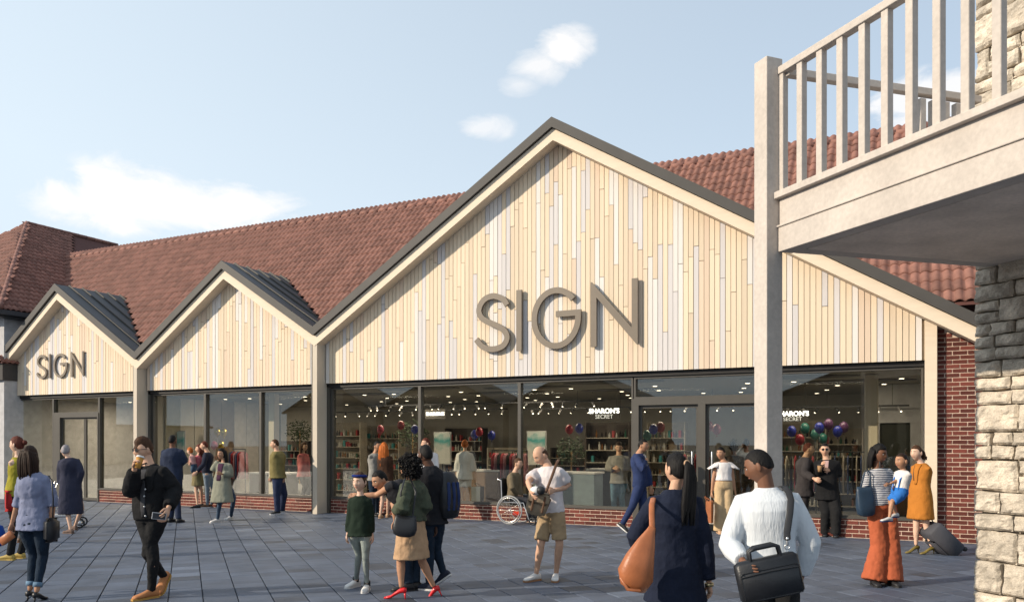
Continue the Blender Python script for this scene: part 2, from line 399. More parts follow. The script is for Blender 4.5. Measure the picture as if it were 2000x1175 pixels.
def shop(i, s0, s1, label, wl, plinths, joint=1.25):
    S0 = APX[i][0]; root = fempty('shop_building', S0, label, 'building')
    (l, lz), (r_, rz) = VAL[i], VAL[i + 1]; a, az = APX[i]
    # wall behind the boards, flat-topped under the rakes
    def zt(s, d=.45): return gable_z(s) - d
    b = MB(); b.prism([(s0 - S0, CLB + .005), (s1 - S0, CLB + .005), (s1 - S0, zt(s1)), (a - S0, az - .45), (s0 - S0, zt(s0))], -.09, .16)
    b.build('gable_wall', M['backing'], root)
    clad(i, s0, s1, root, S0, joint)
    b = MB(); rake(b, i, S0, .0, .205, -.5, -.44); b.build('roof_edge', M['trim'], root)
    b = MB(); rake(b, i, S0, .215, .45, -.43, -.39); rake(b, i, S0, .42, .45, -.39, -.13); b.build('fascia_board', M['fascia'], root)
    # lintel strip over the glazing, blackened to carry the shade under the boards
    b = MB(); bar(b, s0, s1, CLB - .09, CLB - .002, -.04, .16, S0); b.build('lintel', M['lintel'], root)
    return root, S0
def roofslope(i, root, S0, y_back, seams):
    (l, lz), (r_, rz), (a, az) = VAL[i], VAL[i + 1], APX[i]
    b = MB()
    for (x0, z0, x1, z1) in ((l, lz, a, az), (a, az, r_, rz)):
        vs = [Vector((x - S0, y, z - d)) for y in (-.45, y_back) for x, z, d in ((x0, z0, .1), (x1, z1, .1), (x1, z1, .012), (x0, z0, .012))]
        b.add(vs, [(0, 1, 2, 3), (7, 6, 5, 4), (0, 4, 5, 1), (2, 6, 7, 3), (0, 3, 7, 4), (1, 5, 6, 2)])
    roof = b.build('metal_roof', M['zinc'], root)
    y = -.45 + seams
    while y < min(y_back, 3.2):
        for (x0, z0, x1, z1) in ((l, lz, a, az), (a, az, r_, rz)):
            sb = MB()
            vs = [Vector((x - S0, yy, z + d)) for yy in (y - .013, y + .013) for x, z, d in ((x0, z0, -.014), (x1, z1, -.014), (x1, z1, .035), (x0, z0, .035))]
            sb.add(vs, [(0, 1, 2, 3), (7, 6, 5, 4), (0, 4, 5, 1), (2, 6, 7, 3), (0, 3, 7, 4), (1, 5, 6, 2)])
            sb.build('roof_seam', M['trim'], roof)
        y += seams
def pier(root, S0, s0, s1, ztop, gut=True):
    b = MB(); b.box(s0 - S0, s1 - S0, -.42, -.06, 0, ztop); b.build('pier', M['pier'], root)
    b = MB(); b.box(s0 - S0, s1 + .07 - S0, -.055, .15, 0, CLB - .1); b.build('jamb', M['frame'], root)
    b = MB(); b.box(s0 - .085 - S0, s0 - .008 - S0, -.36, .15, 0, ztop - .02); b.build('downpipe', M['frame'], root)

# ---- big gable shop
root, S0 = shop(2, -4.88, 7.86, 'wide shop with the tall central timber gable, glass front and big SIGN letters', None, None, 1.62)
BIG = root
rb = MB()
for mtx, ci in rest: rb.add([mtx @ Vector(q) for q in [(-.5, 0, 0), (.5, 0, 0), (.5, 1, 0), (-.5, 1, 0), (-.5, 0, 1), (.5, 0, 1), (.5, 1, 1), (-.5, 1, 1)]], [(0, 3, 2, 1), (4, 5, 6, 7), (0, 1, 5, 4), (1, 2, 6, 5), (2, 3, 7, 6), (3, 0, 4, 7)], ci)
if rb.v: rb.build('short_boards', M['board'], root, kind='stuff')
roofslope(2, root, S0, 4.2, .45)
pier(root, S0, -5.03, -4.9, 4.15)
b = MB(); b.box(7.86 - S0, 8.045 - S0, -.14, .2, 0, gable_z(7.95) - .40); b.build('corner_post', M['fascia'], root)
for a_, c_ in ((-4.82, -2.33), (-2.33, .17), (.17, 2.68)): window(root, S0, a_, c_, .36, CLB - .1)
window(root, S0, 5.36, 7.84, .36, CLB - .1)
window(root, S0, 2.70, 5.36, 2.55, CLB - .1, 'transom_window')
b = MB(); bar(b, 2.68, 5.36, 2.42, 2.55, -.02, .14, S0); bar(b, 2.68, 2.80, 0, 2.42, -.02, .14, S0); bar(b, 3.98, 4.12, 0, 2.42, -.02, .14, S0); bar(b, 5.28, 5.36, 0, 2.42, -.02, .14, S0)
b.build('door_frame', M['frame'], root)
for a_, c_ in ((2.80, 3.98), (4.12, 5.28)):
    b = MB(); t = .05
    for q in ((a_, c_, .03, .12), (a_, c_, 2.36, 2.42), (a_, a_ + t, .12, 2.36), (c_ - t, c_, .12, 2.36)): bar(b, *q, .05, .1, S0)
    d = b.build('door', M['frame'], root); g_ = MB(); g_.box(a_ + t - S0, c_ - t - S0, .07, .08, .12, 2.36); g_.build('pane', M['glass'], d)
    g_ = MB(); hx = c_ - .12 if a_ < 3 else a_ + .12; g_.tube([(hx - S0, .0, .8), (hx - S0, .0, 1.5)], .015, 8); g_.build('handle', M['chrome'], d, True)
for a_, c_ in ((-4.87, 2.68), (5.36, 7.86)):
    wl_, cells = bricks(root, 'brick_plinth', S0, a_, c_, 0, .34, 0)
    lay(wl_, cells, S0, 0)
    b = MB(); b.box(a_ - S0, c_ - S0, -.02, .13, .34, .365); b.build('sill', M['frame'], root)
# brick wall at the right end
b = MB(); b.prism([(8.05 - S0, 0), (11.2 - S0, 0), (11.2 - S0, 2.3), (9.35 - S0, 3.05), (8.05 - S0, gable_z(8.05) - .3)], .008, .25); wl_ = b.build('brick_wall', M['mortar'], root)
cells = []; z = .006; row = 0
while z < 3.9:
    x = 8.05 - (.1125 if row % 2 else 0)
    while x < 11:
        a_, c_ = max(x, 8.05), x + .225
        if c_ - a_ > .03 and z + .075 < (gable_z(min(c_, 9.3)) - .3 if c_ < 9.35 else 2.3): cells.append((a_, c_, z, z + .075))
        x += .225
    z += .075; row += 1
lay(wl_, cells, S0, 0, 300, key=lambda t: t[0])
# ---- middle shop
rest = []
root, S0 = shop(1, -10.95, -5.12, 'middle shop with a small blank timber gable above three glass bays', None, None, 1.45)
MID = root
roofslope(1, root, S0, 3.3, .42)
pier(root, S0, -11.12, -10.99, 3.95)
for a_, c_ in ((-10.89, -8.95), (-8.95, -7.05), (-7.05, -5.14)): window(root, S0, a_, c_, .36, CLB - .1)
wl_, cells = bricks(root, 'brick_plinth', S0, -10.98, -5.12, 0, .34, 0); lay(wl_, cells, S0, 0)
b = MB(); b.box(-10.98 - S0, -5.12 - S0, -.02, .13, .34, .365); b.build('sill', M['frame'], root)
# ---- left shop
root, S0 = shop(0, -16.9, -11.2, 'left shop with small timber gable and small SIGN letters over a glass door', None, None, 1.45)
LEFT = root
roofslope(0, root, S0, 3.3, .42)
pier(root, S0, -17.08, -16.95, 3.9)
window(root, S0, -16.68, -15.05, .05, CLB - .1)
b = MB(); b.box(-16.95 - S0, -16.68 - S0, -.0, .12, 0, CLB - .1); b.build('side_panel', M['wall'], root)
window(root, S0, -15.05, -13.05, 2.52, CLB - .1, 'transom_window')
window(root, S0, -13.05, -11.2, .36, CLB - .1)
b = MB(); bar(b, -15.05, -13.05, 2.40, 2.52, -.02, .14, S0); bar(b, -15.05, -14.72, 0, 2.40, -.02, .14, S0); bar(b, -13.1, -13.05, 0, 2.4, -.02, .14, S0); b.build('door_frame', M['frame'], root)
for a_, c_ in ((-14.72, -13.72), (-13.70, -13.1)):
    b = MB(); t = .04
    for q in ((a_, c_, .03, .1), (a_, c_, 2.35, 2.40), (a_, a_ + t, .1, 2.35), (c_ - t, c_, .1, 2.35)): bar(b, *q, .05, .1, S0)
    d = b.build('door', M['frame'], root); g_ = MB(); g_.box(a_ + t - S0, c_ - t - S0, .07, .08, .1, 2.35); g_.build('pane', M['glass'], d)
wl_, cells = bricks(root, 'brick_plinth', S0, -13.05, -11.12, 0, .34, 0); lay(wl_, cells, S0, 0)
b = MB(); b.box(-13.05 - S0, -11.12 - S0, -.02, .13, .34, .365); b.build('sill', M['frame'], root)

# ---- sign letters
def ribbon(pts, w_, b, y0, y1, S0, z0, smooth=True):
    P = [Vector((x, 0, z)) for x, z in pts]
    if smooth:
        Q = []
        for i in range(len(P) - 1):
            p0, p1, p2, p3 = P[max(i - 1, 0)], P[i], P[i + 1], P[min(i + 2, len(P) - 1)]
            for t in [q / 5 for q in range(5)]:
                Q.append(.5 * ((2 * p1) + (p2 - p0) * t + (2 * p0 - 5 * p1 + 4 * p2 - p3) * t * t + (3 * p1 - p0 - 3 * p2 + p3) * t ** 3))
        Q.append(P[-1]); P = Q
    Lp = []; Rp = []
    for i, p in enumerate(P):
        t = (P[min(i + 1, len(P) - 1)] - P[max(i - 1, 0)]).normalized(); nn_ = Vector((-t.z, 0, t.x)) * w_ / 2
        Lp.append(p + nn_); Rp.append(p - nn_)
    vs = []; fs = []
    for i in range(len(P)):
        for p in (Lp[i], Rp[i]):
            vs += [(p.x + S0, y0, p.z + z0), (p.x + S0, y1, p.z + z0)]
    for i in range(len(P) - 1):
        a = 4 * i; c = a + 4
        fs += [(a, a + 2, c + 2, c), (a + 1, c + 1, c + 3, a + 3), (a, c, c + 1, a + 1), (a + 2, a + 3, c + 3, c + 2)]
    fs += [(0, 1, 3, 2), (4 * (len(P) - 1), 4 * (len(P) - 1) + 2, 4 * (len(P) - 1) + 3, 4 * (len(P) - 1) + 1)]
    b.add(vs, fs)
def sign(s_list, z0, h, root_lab, y0, y1, sw, S_scale):
    r = empty('shop_sign', FM @ Vector((s_list[0], 0, z0)), ROT, root_lab, 'sign')
    o0 = s_list[0]
    def mk(b): me_o = b.build('letter', M['sign'], r); fixn(me_o.data)
    # S
    W = S_scale * .84; b = MB(); k = h / 1.25
    S_ = [(.80, .97), (.70, 1.10), (.47, 1.185), (.24, 1.12), (.12, .93), (.17, .76), (.34, .645), (.56, .55), (.74, .43), (.80, .28), (.70, .125), (.46, .065), (.22, .12), (.05, .29)]
    ribbon([(x * k * .98, z * k) for x, z in S_], sw, b, y0, y1, 0, 0); mk(b)
    b = MB(); x = s_list[1] - o0; b.box(x, x + sw, y0, y1, 0, h * 1.01); mk(b)
    # G
    b = MB(); x = s_list[2] - o0; rad = h * .5 - sw / 2; gw = .545 * k - sw / 2; cx, cz = x + .545 * k, h * .5
    arc = [(cx + gw * math.cos(R(t)), cz + rad * math.sin(R(t))) for t in range(40, 363, 9)] 
    arc += [(cx + gw, cz + .03 * k)]
    ribbon(arc, sw, b, y0, y1, 0, 0, False)
    b.box(cx + .0 * k, cx + gw + sw / 2, y0 + .0008, y1 - .0008, cz + .02 * k, cz + .02 * k + sw); mk(b)
    # N
    b = MB(); x = s_list[3] - o0; nw = .97 * k
    b.prism([(x, 0), (x + sw, 0), (x + sw, h * .78), (x + nw - sw * .15, -.0), (x + nw, 0.0), (x + nw, h * 1.03), (x + nw - sw, h * 1.03), (x + nw - sw, h * .27), (x + sw * .12, h * 1.03), (x, h * 1.03)], y0, y1); mk(b)
    # stand-off pins
    b = MB()
    for q in (s_list[0] - o0 + .43 * k, s_list[1] - o0 + sw / 2, cx, x + sw / 2, x + nw - sw / 2):
        for zz in (h * .06, h * .95 if q != cx else h * .955):
            b.tube([(q, y1 - .01, zz), (q, -.12, zz)], .01, 6)
    b.build('fixing_pins', M['sign'], r)
    return r
sign([-.80, .21, .56, 1.87], 3.60, 1.26, 'large bronze SIGN letters on the central tall gable', -.228, -.17, .122, 1)
sign([-15.55, -14.98, -14.78, -14.0], 3.55, .70, 'small bronze SIGN letters on the left gable', -.185, -.15, .07, 1)

# ================================================================== PANTILE ROOFS
TW, TL = .165, .29
def tile_builder():
    b = MB(); n_ = 6; prof = []
    for i in range(n_ + 1):
        u = i / n_; prof.append(((u - .5) * (TW * 1.04), .038 * math.sin(math.pi * min(1, u * 1.25)) ** 1.0 if u < .8 else -.012 * math.sin(math.pi * (u - .8) / .2)))
    vs = [(x, 0, z + .024) for x, z in prof] + [(x, TL * 1.06, z) for x, z in prof] + [(x, 0, z + .002) for x, z in prof]
    n1 = n_ + 1
    fs = [(i, i + 1, i + 1 + n1, i + n1) for i in range(n_)] + [(i + 2 * n1, i + 1 + 2 * n1, i + 1, i) for i in range(n_)]
    b.add(vs, fs); return b
TB = tile_builder(); tile_me = TB.mesh('roof_tile', M['tile'], True)
def rooftiles(root, origin, ax, up, nrm_, cols, rows, keep, cap=300, key=None):
    """tiles laid on a plane: origin, unit vectors along the eave, up the slope and outward"""
    B3 = Matrix((ax, up, nrm_)).transposed().to_4x4(); lst = []
    for c in range(cols):
        for r_ in range(rows):
            p = origin + ax * (c + .5) * TW + up * r_ * TL
            if keep(p): lst.append(p)
    if key: lst.sort(key=key)
    sb = MB()
    for k, p in enumerate(lst):
        mtx = Matrix.Translation(p + nrm_ * random.uniform(0, .006)) @ B3 @ Matrix.Rotation(random.uniform(-.012, .012), 4, 'Z')
        if k < cap: inst('roof_tile', tile_me, root, mtx)
        else: sb.add([mtx @ Vector(q) for q in TB.v], TB.f)
    if sb.v: sb.build('roof_tiles', M['tile'], root, True, 'stuff')
RZ, RP, RR = 4.3, 1.03, 3.92
hall = fempty('hall_building', 0, 'long hall behind the gables under the red pantile roof', 'building')
b = MB()
RIDGE = RZ + RP * RR
b.add([(-20.6, RR, RIDGE), (11, RR, RIDGE), (11, .22, RZ + RP * .22), (-16.6, .22, RZ + RP * .22), (-21, 9.2, RZ - .5), (11, 9.2, RZ - .5)], [(0, 3, 2, 1), (0, 1, 5, 4)])
b.add([(8.3, .22, RZ + RP * .22), (11, .22, RZ + RP * .22), (11, -.35, RZ - RP * .35), (8.3, -.35, RZ - RP * .35)], [(0, 3, 2, 1)])
b.build('roof_deck', M['roofbase'], hall)
ang = math.atan(RP); upv = Vector((0, math.cos(ang), math.sin(ang))); nv = Vector((0, -math.sin(ang), math.cos(ang)))
def wing_z(s): return 8.78 - .73 * (s + 20.6)
def vis_key(p):
    q = FM @ p; return q.length - (6 if False else 0)
rooftiles(hall, Vector((-20.9, -.3, RZ - RP * .3 + .01)) + nv * .012, Vector((1, 0, 0)), upv, nv, int(31.5 / TW), int(4.65 / math.cos(ang) / TL) + 1,
          lambda p: p.z > gable_z(p.x) - .12 and p.z > wing_z(p.x) - .2 and p.y < RR + .02, key=lambda p: (FM @ p).length)
for k in range(int(31 / .33)):
    x = -20.4 + k * .33
    rb_ = MB(); rb_.tube([(x, RR, RIDGE + .03), (x + .35, RR, RIDGE + .045)], .075, 8, flat=1.0, roundcap=False); rb_.build('ridge_tile', M['tile'], hall, True)
# shell of the hall: back wall with openings, end wall
b = MB()
HB = 8.6
def wallseg(s0, s1, z0, z1): b.box(s0, s1, HB, HB + .2, z0, z1)
gaps = []
xs = [-21, 11]
for k in range(1):
    s0_, s1_ = xs[k], xs[k + 1]; gp = [q for q in gaps if abs(q[0] - s0_) < .01]
    if gp: 
        if gp[0][2] > 0: wallseg(s0_, s1_, 0, gp[0][2])
        wallseg(s0_, s1_, gp[0][3], 4.0)
    else: wallseg(s0_, s1_, 0, 4.0)
b.box(10.9, 11.1, .3, HB, 0, 4.2)
b.build('rear_wall', M['plaster'], hall)
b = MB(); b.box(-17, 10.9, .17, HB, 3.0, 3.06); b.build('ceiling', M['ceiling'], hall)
b = MB(); b.box(-17, 10.9, .14, HB + .2, .0, .025); b.build('shop_floor', M['floor'], hall)
b = MB(); b.box(-17.2, -17.0, .2, HB, 0, 4.0); b.box(-11.15, -11.03, .16, 5.0, .025, 3.0); b.build('partition_wall', M['plaster'], hall)
b = MB(); b.box(8.05, 8.2, .26, HB, .025, 3.0); b.build('partition_wall', M['wall'], hall)

# ---- wing with the hipped roof, far left
wing = fempty('hipped_building', -22, 'building with the steep hipped pantile roof at the far left', 'building')
SX = -22.0; AP1 = Vector((-22, 3.75, 9.8)); AP2 = Vector((-22, 7.6, 9.8)); EZ = 5.55; dxs = (9.8 - EZ) / .73; fy = AP1.y - (9.8 - EZ) / .92
def Wl(p): return Vector(p) - Vector((SX, 0, 0))
FR = Vector((-22 + dxs, fy, EZ)); FL = Vector((-22 - dxs, fy, EZ)); BR = Vector((-22 + dxs, AP2.y + (9.8 - EZ) / .92, EZ)); BL_ = Vector((-22 - dxs, BR.y, EZ))
b = MB(); b.add([Wl(p) for p in (AP1, AP2, FR, FL, BR, BL_)], [(0, 2, 4, 1), (0, 3, 2), (0, 1, 5, 3), (1, 4, 5)]); b.build('roof_deck', M['roofbase'], wing)
b = MB(); b.box(-dxs + .3, dxs - .35, fy + .35, BR.y - .3, 0, EZ - .05); b.build('wall', M['wall'], wing)
b = MB(); b.box(dxs - .06, dxs + .1, fy - .1, BR.y, EZ - .14, EZ - .01); b.box(-dxs - .1, dxs + .1, fy - .12, fy + .02, EZ - .138, EZ - .012); b.box(dxs - .35, dxs - .07, fy + .02, BR.y - .1, EZ - .2, EZ - .05); b.build('gutter', M['zinc'], wing)
a1 = math.atan(.73); up1 = Vector((-math.cos(a1), 0, math.sin(a1))); n1v = Vector((math.sin(a1), 0, math.cos(a1)))
def keep_right(p):
    q = p + Vector((SX, 0, 0)); t = (9.8 - q.z) / (9.8 - EZ)
    return AP1.y - (AP1.y - fy) * t - .02 <= q.y <= AP2.y + (BR.y - AP2.y) * t and q.z > RZ + RP * q.y - .3 and q.z < 9.82
rooftiles(wing, Wl((-22 + dxs, fy, EZ)) + n1v * .012, Vector((0, 1, 0)), up1, n1v, int((BR.y - fy) / TW), 26, keep_right, cap=200, key=lambda p: p.y)
a2 = math.atan(.92); up2 = Vector((0, math.cos(a2), math.sin(a2))); n2v = Vector((0, -math.sin(a2), math.cos(a2)))
def keep_front(p):
    q = p + Vector((SX, 0, 0)); t = (9.8 - q.z) / (9.8 - EZ); return abs(q.x + 22) <= dxs * t + .02 and q.z < 9.82
rooftiles(wing, Wl((-22 - dxs, fy, EZ)) + n2v * .012, Vector((1, 0, 0)), up2, n2v, int(2 * dxs / TW), 24, keep_front, cap=100, key=lambda p: -p.x)
def ridge_run(p, q, root_, r_=.075):
    d = q - p; n_ = int(d.length / .33)
    for k in range(n_):
        rb_ = MB(); a_ = p + d * (k / n_); c_ = p + d * ((k + 1.06) / n_); rb_.tube([a_ + Vector((0, 0, .03)), c_ + Vector((0, 0, .045))], [r_ * 1.12, r_], 8, roundcap=False); rb_.build('ridge_tile', M['tile'], root_, True)
ridge_run(Wl(FR), Wl(AP1), wing); ridge_run(Wl(AP1), Wl(AP2), wing)

# ---- tiled canopy corner poking in at the far left
cn = empty('canopy', at(5, 862, 24.2) * 1, ROT + R(4), 'dark tiled canopy corner jutting in at the far left edge', 'canopy')
cn.location.z = 0
b = MB(); b.box(-3.2, 0, -.0, .62, 3.52, 4.0); b.build('soffit_box', M['darkpanel'], cn)
b = MB(); b.add([(-3.2, -.05, 4.01), (.05, -.05, 4.01), (-.45, .32, 4.5), (-3.2, .32, 4.5), (.05, .68, 4.01), (-3.2, .68, 4.01)], [(0, 1, 2, 3), (1, 4, 2), (2, 4, 5, 3)]); b.build('roof_deck', M['roofbase'], cn)
a3 = math.atan(.49 / .37); up3 = Vector((0, math.cos(a3), math.sin(a3))); n3v = Vector((0, -math.sin(a3), math.cos(a3)))
rooftiles(cn, Vector((-3.2, -.06, 4.02)), Vector((1, 0, 0)), up3, n3v, 20, 3, lambda p: p.x < .03 - (p.z - 4.0) * .9, cap=60, key=lambda p: -p.x)
a4 = math.atan(.49 / .5); up4 = Vector((-math.cos(a4), 0, math.sin(a4))); n4v = Vector((math.sin(a4), 0, math.cos(a4)))
rooftiles(cn, Vector((.07, -.06, 4.02)), Vector((0, 1, 0)), up4, n4v, 5, 3, lambda p: -.1 + (p.z - 4) * .7 < p.y < .75 - (p.z - 4) * .7, cap=60, key=lambda p: p.y)

# ================================================================== BALCONY
P0 = Vector((2.34, 7.2, 0)); DS = Vector((.37, -.929, 0)).normalized(); DF = Vector((.96, .28, 0)).normalized()
bal = empty('balcony', P0, 0, 'pale rendered balcony with upright balusters overhanging at the upper right', 'balcony')
def quadprism(b, pts, z0, z1, mi=0):
    n_ = len(pts); vs = [(p.x, p.y, z0) for p in pts] + [(p.x, p.y, z1) for p in pts]
    b.add(vs, [tuple(range(n_ - 1, -1, -1)), tuple(range(n_, 2 * n_))] + [(i, (i + 1) % n_, (i + 1) % n_ + n_, i + n_) for i in range(n_)], mi)
def along(p0, d, l0, l1, side, w0, w1): return [p0 + d * l0 + side * w0, p0 + d * l1 + side * w0, p0 + d * l1 + side * w1, p0 + d * l0 + side * w1]
SIDE = Vector((DS.y, -DS.x, 0))        # outward (towards the left of the picture)
if SIDE.x > 0: SIDE = -SIDE
O = Vector((0, 0, 0)); ZB = 3.365; LEN = 4.2; WID = 4.4
k_ = lambda py: EYE + (HOR - py) / FOC * 7.2
def solid(name, polys, root_=None, m_=None, par=None):
    b = MB()
    for pts, z0, z1 in polys: quadprism(b, pts, z0, z1)
    o_ = b.build(name, m_ or M['concrete'], par or bal); fixn(o_.data)
    md = o_.modifiers.new('bevel', 'BEVEL'); md.width = .006; md.segments = 2; md.limit_method = 'ANGLE'
    return o_
z_low, z_mid, z_cap0, z_cap1 = k_(492), k_(443), k_(388), k_(376)
inn = -SIDE
deck = [O + DF * .0, O + DS * LEN, O + DS * LEN + DF * WID, O + DF * WID]
solid('deck_slab', [([O + inn * .16 + DF * .02, O + DS * LEN + inn * .16, O + DS * LEN + DF * WID, O + DF * WID + DS * .02], z_low + .004, z_cap0 - .02)], m_=mat('soffit_bounce_tint', (.60, .52, .45, 1), .85, 0, .16, 2.5, (1, 1, 1), .25, 30, detail=9, speck=.08))  # underside coloured lighter than the beams, in place of bounced light
solid('lower_beam', [(along(O, DS, 0, LEN, SIDE, 0, -.15), z_low, z_mid - .006)])
solid('upper_beam', [(along(O, DS, 0, LEN, SIDE, -.012, -.15), z_mid + .012, z_cap0 - .006)])
solid('string_course', [(along(O, DS, -.012, LEN, SIDE, .014, -.14), z_mid - .006, z_mid + .012)])
solid('coping', [(along(O, DS, -.03, LEN, SIDE, .04, -.17), z_cap0 - .006, z_cap1)])
solid('rear_beam', [(along(O, DF, .1, WID, DS, -.0, .15), z_low + .002, z_cap0 - .008), (along(O, DF, .1, WID, DS, -.03, .17), z_cap0 - .006, z_cap1 - .001)])
PWd = .172
solid('post', [(along(O + SIDE * .0, DS, -.01 - PWd, -.01, SIDE, PWd * .5 + .03, -PWd * .5 + .03), 0, k_(112))])
zr = k_(135)
solid('handrail', [(along(O, DS, -.02, LEN, SIDE, .0, -.085), zr - .045, zr + .02)])
solid('rear_handrail', [(along(O, DF, .05, 2.15, DS, -.0, .08), zr - .075, zr - .01)])
bx_px = [(1520, 1537), (1557, 1573), (1594, 1613), (1634, 1653), (1676, 1698), (1721, 1742), (1769, 1790), (1822, 1844), (1878, 1900), (1940, 1962)]
bl_me = None
tl = []
for a_, c_ in bx_px:
    m__ = ((a_ + c_) / 2 - 1000) / FOC    # solve X/Y = m
    q = P0 + inn * .04; t = (m__ * q.y - q.x) / (DS.x - m__ * DS.y); tl.append(t)
step = (tl[-1] - tl[0]) / (len(tl) - 1)
for _ in range(5): tl.append(tl[-1] + step)
rz_ = math.atan2(DS.y, DS.x)
b = MB(); b.bbox(-.033, .033, -.03, .03, 0, zr - .04 - z_cap1 + .002, .004); bl_me = b.mesh('baluster', M['concrete'])
for t in tl:
    inst('baluster', bl_me, bal, Matrix.Translation(DS * t + inn * .045 + Vector((0, 0, z_cap1 - .001))) @ Matrix.Rotation(rz_, 4, 'Z'))
rz2 = math.atan2(DF.y, DF.x)
for k in range(16):
    p_ = DF * (.14 + k * .135) + DS * .04 + Vector((0, 0, z_cap1 - .07))
    inst('baluster', bl_me, bal, Matrix.Translation(p_) @ Matrix.Rotation(rz2, 4, 'Z')) if k > 9 else None

# ================================================================== STONE PILLAR
PC = Vector((4.475, 7.955, 0))
pil = empty('stone_pillar', PC, 0, 'rough limestone pillar under the balcony at the right edge', 'pillar')
b = MB(); quadprism(b, [DS * .03 + inn * .09, DS * 1.3 + inn * .09, DS * 1.3 + inn * 1.2, DS * .03 + inn * 1.2], 0, 6.9)
po = b.build('pillar_core', M['stonejoint'], pil); fixn(po.data)
B3 = Matrix((DS, inn, Vector((0, 0, 1)))).transposed().to_4x4()   # x along the face, y into the pillar
def stone(x0, x1, z0, z1, idx, depth=.16, face='left'):
    b = MB(); nx = max(4, int((x1 - x0) / .024)); nz_ = max(5, int((z1 - z0) / .022)); g_ = .007
    r = random.Random(idx * 7 + 3); off = Vector((r.random() * 50, r.random() * 50, r.random() * 50)); proud = r.uniform(-.012, .02)
    w_, h_ = x1 - x0 - 2 * g_, z1 - z0 - 2 * g_
    vs = []
    for j in range(nz_ + 1):
        for i in range(nx + 1):
            u, v = i / nx, j / nz_
            e = min(u * w_, (1 - u) * w_, v * h_, (1 - v) * h_)
            edge = -.034 * math.exp(-e / .011)
            p = Vector((x0 + g_ + u * w_, 0, z0 + g_ + v * h_))
            nn_ = noise.noise(p * 8 + off) * .024 + noise.noise(p * 26 + off) * .016 + abs(noise.noise(p * 13 - off)) * .026
            wob = noise.noise(p * 6 + off * 2)
            cx_ = 1 if (i in (0, nx)) else 0; cz_ = 1 if (j in (0, nz_)) else 0
            vs.append((p.x + cx_ * wob * .008, -(proud + nn_ + edge), p.z + cz_ * wob * .012))
    n1 = nx + 1; fs = [(j * n1 + i, j * n1 + i + 1, (j + 1) * n1 + i + 1, (j + 1) * n1 + i) for j in range(nz_) for i in range(nx)]
    border = [i for i in range(n1)] + [(j + 1) * n1 - 1 for j in range(1, nz_ + 1)] + [nz_ * n1 + i for i in range(nx - 1, -1, -1)] + [j * n1 for j in range(nz_ - 1, 0, -1)]
    o_ = len(vs); vs += [(vs[q][0], depth, vs[q][2]) for q in border]
    m_ = len(border)
    for q in range(m_): fs.append((border[(q + 1) % m_], border[q], o_ + q, o_ + (q + 1) % m_))
    b.add(vs, fs); me_ = b.mesh('stone', M['stone'], False); o2 = inst('stone', me_, pil, B3)
z = .0; idx = 0; r = random.Random(11)
while z < 6.85:
    h_ = r.choice((.12, .16, .21, .26, .30)); x = 0.0; first = True
    while x < 1.3:
        l_ = r.uniform(.2, .5) if not first else r.uniform(.15, .45)
        x2 = min(1.3, x + l_)
        if 1.3 - x2 < .12: x2 = 1.3
        if h_ > .2 and r.random() < .35:
            stone(x, x2, z, z + h_ * .52, idx); idx += 1; stone(x, x2, z + h_ * .52, z + h_, idx)
        else: stone(x, x2, z, z + h_, idx)
        idx += 1; x = x2; first = False
    z += h_
# ================================================================== INSIDE THE SHOPS
def lp(px, py, y): return Vector((fx(px, y), y, fz(px, py, y)))
def wthing(name, p, label, cat, group=None, rz=0): return empty(name, FM @ Vector(p), ROT + rz, label, cat, group)
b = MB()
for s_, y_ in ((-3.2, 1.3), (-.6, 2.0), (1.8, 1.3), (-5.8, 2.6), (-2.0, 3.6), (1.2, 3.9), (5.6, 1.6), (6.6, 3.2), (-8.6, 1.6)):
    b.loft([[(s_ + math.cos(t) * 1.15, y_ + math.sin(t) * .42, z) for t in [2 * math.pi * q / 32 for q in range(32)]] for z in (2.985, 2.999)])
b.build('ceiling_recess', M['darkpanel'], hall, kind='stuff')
lampm = emis('lamp_glow', (1, .86, .66, 1), 6); whitem = emis('sign_glow', (1, 1, 1, 1), 3)
k = 0
for yy in (2.6, 4.2, 5.8, 7.2):
    for s_ in np.arange(-15, 7.6, 1.7):
        b = MB(); x = s_ + (k % 3) * .37; b.tube([(x, yy, 3.0), (x, yy, 2.97)], .07, 10, roundcap=False); f_ = b.build('downlight', M['chrome'], hall, True)
        b = MB(); b.tube([(x, yy, 2.972), (x, yy, 2.966)], .05, 10, roundcap=False); b.build('lamp', lampm, f_); k += 1
def arealamp(s_, y_, e, sx=1.6, sy=.8):
    ld = bpy.data.lights.new('ceiling_lamp', 'AREA'); ld.shape = 'RECTANGLE'; ld.size = sx; ld.size_y = sy; ld.energy = e; ld.color = (1, .86, .68)
    o_ = bpy.data.objects.new('ceiling_lamp', ld); C.objects.link(o_); o_.location = FM @ Vector((s_, y_, 2.95)); o_.rotation_euler = (0, 0, ROT)
for s_, y_, e_ in ((-14.5, 2.6, 105), (-8.4, 2.4, 95), (-5, 3.6, 60), (-1.2, 3.6, 64), (2.4, 3.6, 60), (6, 3.0, 42), (-13, 6, 50)): arealamp(s_, y_, e_)
